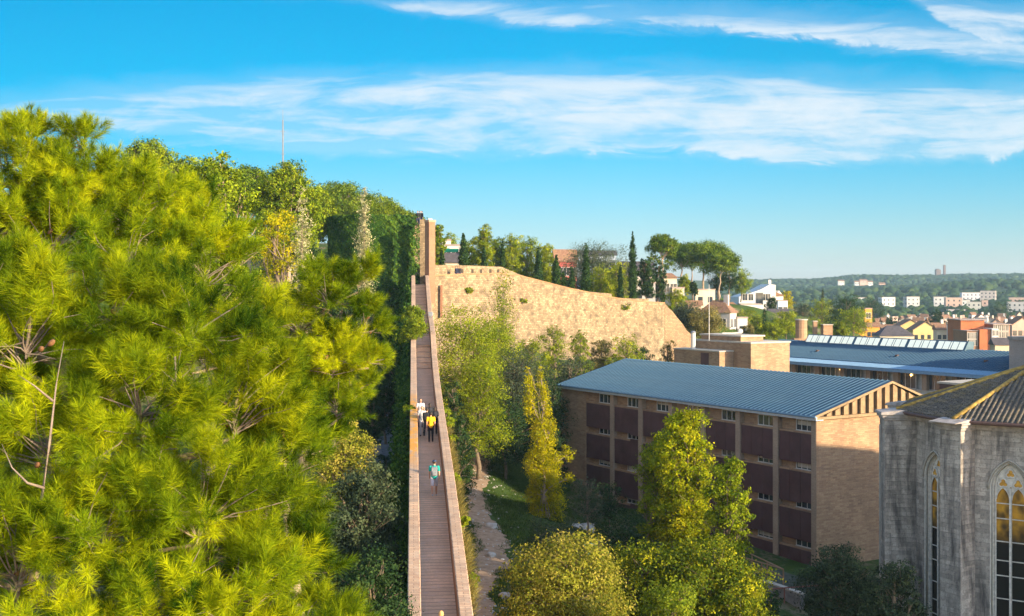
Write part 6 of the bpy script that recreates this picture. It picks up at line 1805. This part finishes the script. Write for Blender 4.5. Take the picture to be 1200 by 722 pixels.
# ------------------------------------------------------------------ people
def cloth(name, c, rough=.85): 
    if name not in M: M[name] = plain(name, c, rough, var=.18, scale=9, bump=.15)
    return name
M['skin'] = plain('skin', (.50, .27, .17), .55, var=.08, scale=12)
M['hair'] = plain('dark hair', (.03, .02, .015), .6, var=.4, scale=60)
M['blond'] = plain('reddish blond hair', (.50, .27, .10), .55, var=.35, scale=60)
M['leather'] = plain('dark shoe', (.05, .04, .04), .6)
cloth('teal shirt', (.01, .30, .24)); cloth('yellow shirt', (.75, .42, .01)); cloth('black cloth', (.02, .02, .024)); cloth('white cloth', (.48, .46, .45))
cloth('grey shorts', (.5, .47, .5)); cloth('orange shirt', (.62, .16, .04)); cloth('dark blue cloth', (.03, .04, .08)); cloth('grey pack', (.17, .18, .19)); cloth('red cloth', (.35, .04, .03)); cloth('blue cap', (.02, .05, .14))

def remesh(o, v):
    m = o.modifiers.new('join', 'REMESH'); m.mode = 'VOXEL'; m.voxel_size = v; m.use_smooth_shade = True
    s = o.modifiers.new('soft', 'SMOOTH'); s.iterations = 3; s.factor = .5
def seg(b, pts, rad, n=10):
    b.tube(pts, rad, n)
    for p, r_ in zip(pts, rad): b.ball(p, r_, 10, 8)
def person(label, loc, face, shirt, bottom, legs='walk', arms='swing', shorts=False, hair='hair', cap=None, pack=None, scale=1.0, bend=0.0, group=None, phase=1, long_hair=False, sleeves=False, vox=.012):
    t = thing('person', label, 'person', loc, R(-face), group); t.scale = (scale,) * 3
    V = Vector; hipz, shz = .93, 1.42
    st = {'walk': .24, 'stand': .05, 'sit': 0}[legs] * phase
    legsP = []
    for s in (-1, 1):
        f = st * s
        if legs == 'sit':
            hip = V((.09 * s, 0, .50)); kn = V((.11 * s, .42, .50)); an = V((.11 * s, .44, .08))
        else:
            hip = V((.09 * s, 0, hipz)); an = V((.10 * s, f * 1.25, .085 + (.10 if f < -.1 else 0))); kn = (hip + an) / 2 + V((0, .05 + abs(f) * .12, .02))
        legsP.append((hip, kn, an))
    dz = -.43 if legs == 'sit' else 0
    B = math.sin(bend)
    def up(z, y=0): return V((0, y + B * (z - hipz), z + dz - (1 - math.cos(bend)) * (z - hipz)))
    armsP = []
    for s in (-1, 1):
        sh = up(shz, 0) + V((.185 * s, 0, 0))
        if arms == 'swing': el = sh + V((.05 * s, -.10 * s * phase - .02, -.27)); wr = el + V((-.01 * s, .10 - .08 * s * phase, -.23))
        elif arms == 'rail': el = sh + V((.07 * s, .12, -.24)); wr = el + V((-.05 * s, .24, .03))
        elif arms == 'phone': el = sh + V((.06 * s, .04, -.26)); wr = el + V((-.12 * s, .2, .14))
        else: el = sh + V((.05 * s, -.02, -.28)); wr = el + V((0, .06, -.24))
        armsP.append((sh, el, wr))
    b = MB()
    for hip, kn, an in legsP:
        seg(b, [hip, hip.lerp(kn, .5), kn, kn.lerp(an, .35), an], [.085, .072, .052, .054, .036])
        seg(b, [an + V((0, -.03, -.03)), an + V((0, .08, -.05)), an + V((0, .16, -.06))], [.036, .036, .026])
    seg(b, [up(hipz), up(1.1), up(1.28), up(1.40)], [.135, .115, .13, .10])
    b.ball(up(hipz + .02), (.165, .11, .12)); b.ball(up(1.30), (.175, .105, .15)); b.ball(up(1.40), (.19, .08, .06))
    seg(b, [up(1.42), up(1.54, .015)], [.058, .052])
    hd = up(1.64, .03)
    b.ball(hd, (.076, .095, .115), 14, 10); b.ball(hd + V((0, .03, -.06)), (.052, .06, .055), 10, 8)
    b.ball(hd + V((0, .098, -.012)), (.014, .02, .024), 8, 6)                       # nose
    for s in (-1, 1):
        b.ball(hd + V((.078 * s, -.005, -.005)), (.012, .02, .03), 8, 6)             # ears
        b.ball(hd + V((.03 * s, .082, .012)), (.016, .012, .010), 8, 6)              # brow and lid
    b.ball(hd + V((0, .088, -.058)), (.024, .012, .009), 8, 6)
    for (sh, el, wr), s in zip(armsP, (-1, 1)):
        seg(b, [sh, el, el.lerp(wr, .4), wr], [.052, .040, .038, .027])
        d = (wr - el).normalized(); side = V((0, 1, 0)) if abs(d.z) > .5 else V((1, 0, 0)); nrm = d.cross(side).normalized(); side = nrm.cross(d).normalized()
        pc = wr + d * .05; b.ball(wr + d * .03, .032); b.ball(pc, .038)
        for q, L in zip((-1.5, -.5, .5, 1.5), (.068, .082, .078, .06)):
            r0 = pc + side * .02 * q + d * .025; m = r0 + d * L * .55; e = m + (d * .8 + nrm * .6 * (1 if s > 0 else -1)).normalized() * L * .45
            seg(b, [r0, m, e], [.0105, .0095, .008], 6)
        th0 = wr + d * .025 + side * .025; seg(b, [th0, th0 + d * .03 + side * .03, th0 + d * .062 + side * .04], [.013, .011, .009], 6)
    bo = b.build('body', M['skin'], t, smooth=True, fix=False); remesh(bo, vox)
    # eyes
    e = MB()
    for s in (-1, 1): e.ball(hd + V((.03 * s, .088, .006)), (.009, .006, .006), 8, 6)
    e.build('eyes', M['hair'], t, smooth=True)
    # shirt
    b = MB(); seg(b, [up(hipz + .03), up(1.1), up(1.28), up(1.40)], [.155, .135, .15, .115])
    b.ball(up(hipz + .05), (.19, .13, .12)); b.ball(up(1.30), (.20, .125, .16)); b.ball(up(1.42), (.20, .09, .055))
    for (sh, el, wr) in armsP:
        if sleeves: seg(b, [sh, el, wr], [.07, .055, .042])
        else: seg(b, [sh, sh.lerp(el, .62)], [.072, .062])
    so = b.build('shirt', M[shirt], t, smooth=True, fix=False); remesh(so, vox * 1.2)
    b = MB(); b.ball(up(hipz + .0), (.178, .125, .11))
    for hip, kn, an in legsP:
        if shorts: seg(b, [hip, hip.lerp(kn, .55), hip.lerp(kn, .95)], [.105, .095, .088])
        else: seg(b, [hip, hip.lerp(kn, .5), kn, kn.lerp(an, .5), an], [.10, .088, .07, .062, .055])
    tr = b.build('shorts' if shorts else 'trousers', M[bottom], t, smooth=True, fix=False); remesh(tr, vox * 1.2)
    for hip, kn, an in legsP:
        b = MB(); seg(b, [an + V((0, -.04, -.045)), an + V((0, .07, -.052)), an + V((0, .15, -.058))], [.044, .045, .034]); b.build('shoe', M['leather' if not shorts else 'white cloth'], t, smooth=True, fix=False)
    b = MB(); b.ball(hd + V((0, -.022, .022)), (.086, .095, .108), 14, 10)
    if long_hair: b.ball(hd + V((0, -.07, -.07)), (.075, .045, .13), 12, 8)
    b.build('hair', M[hair], t, smooth=True)
    if cap:
        b = MB(); b.ball(hd + V((0, -.005, .05)), (.092, .108, .075), 14, 8); b.ball(hd + V((0, .11, .045)), (.06, .07, .012), 12, 6); b.build('cap', M[cap], t, smooth=True)
    if pack:
        b = MB(); c = up(1.24, -.19); b.box(c.x - .14, c.x + .14, c.y - .09, c.y + .07, c.z - .22, c.z + .2); b.box(c.x - .1, c.x + .1, c.y - .14, c.y - .085, c.z - .18, c.z + .02); bo = b.build('backpack', M[pack], t, bevel=.03)
        b = MB()
        for s in (-1, 1): b.tube([up(1.44, -.1) + V((.09 * s, 0, 0)), up(1.46, .0) + V((.10 * s, 0, 0)), up(1.36, .13) + V((.10 * s, 0, 0)), up(1.12, .12) + V((.12 * s, 0, 0)), up(1.06, -.1) + V((.12 * s, 0, 0))], .02, 6)
        b.build('straps', M[pack], bo)
    return t
def wp(u, y): return RW(u, y, prof(y))
WD = -4.75    # compass direction of the walkway
person('man in a teal shirt and light shorts walking away with a grey backpack', wp(.12, 57), WD, 'teal shirt', 'grey shorts', shorts=True, cap='blue cap', pack='grey pack')
person('person in a bright yellow shirt and black trousers at the back of the group', wp(.16, 70.5), WD, 'yellow shirt', 'black cloth', 'stand', 'hang', long_hair=False)
person('person in white facing the camera on the left side of the group', wp(-.34, 72.6), 180 + WD, 'white cloth', 'white cloth', 'walk', 'hang', sleeves=False)
person('person in white behind the other one in white, nearest the left parapet', wp(-.42, 75.2), 170 + WD, 'white cloth', 'dark blue cloth', 'stand', 'hang', scale=1.02)
person('person all in black in the middle of the group, left of the yellow shirt', wp(-.06, 72.0), WD + 12, 'black cloth', 'black cloth', 'walk', 'swing', sleeves=True, pack='black cloth')
person('dark haired person in black with a touch of red beyond the yellow shirt', wp(.14, 73.9), WD - 10, 'black cloth', 'red cloth', 'stand', 'hang', sleeves=True, long_hair=True, scale=.98)
person('person in black close to the right parapet ahead of the yellow shirt', wp(.42, 72.6), WD, 'black cloth', 'black cloth', 'walk', 'hang', sleeves=True, long_hair=True, scale=.97, phase=-1)
person('person with reddish blond hair and orange shirt at the very bottom edge', wp(-.02, 37.4), WD, 'orange shirt', 'grey shorts', 'walk', 'swing', hair='blond', long_hair=True, scale=1.0)
# far ones
person('dark figure leaning at the wall end beside the brick pier', Vector(RW(.75, 148.6, .2)), 120, 'black cloth', 'black cloth', 'stand', 'rail', sleeves=True, vox=.02, bend=.3)
Yw = 155.8
for px, lab, f, sh in ((535, 'left one of two dark figures behind the golden wall parapet', 200, 'dark blue cloth'), (538.5, 'right one of two dark figures behind the golden wall parapet', 160, 'black cloth')):
    person(lab, Vector(((px - 600) / F * Yw, Yw, (HOR - 322) / F * Yw - .62)), f, sh, 'dark blue cloth', 'stand', 'hang', sleeves=True, vox=.02, scale=.98)
for px, lab, f in ((489.5, 'left tiny figure on top of the tower', 190), (492, 'middle tiny figure on top of the tower', 150), (494.5, 'right tiny figure on top of the tower', 230)):
    person(lab, Vector(((px - 600) / F * 154.5, 154.5, 8.15)), f, 'black cloth', 'dark blue cloth', 'stand', 'hang', sleeves=True, vox=.025)
# ------------------------------------------------------------------ air
def haze():
    b = MB(); b.box(-3000, 3600, -160, 3350, -75, 50)
    m, nt, out = new_mat('pale haze'); v = nt.nodes.new('ShaderNodeVolumePrincipled'); v.inputs['Color'].default_value = (.60, .84, 1.0, 1)
    v.inputs['Density'].default_value = 0.00013; v.inputs['Anisotropy'].default_value = 0.2
    nt.links.new(v.outputs[0], out.inputs['Volume'])
    o = b.build('haze', m); tag(o, 'thin blue haze over the valley', 'haze', kind='stuff')
haze()
sc.cycles.volume_bounces = 0
sc.cycles.max_bounces = 6
sc.cycles.transparent_max_bounces = 4
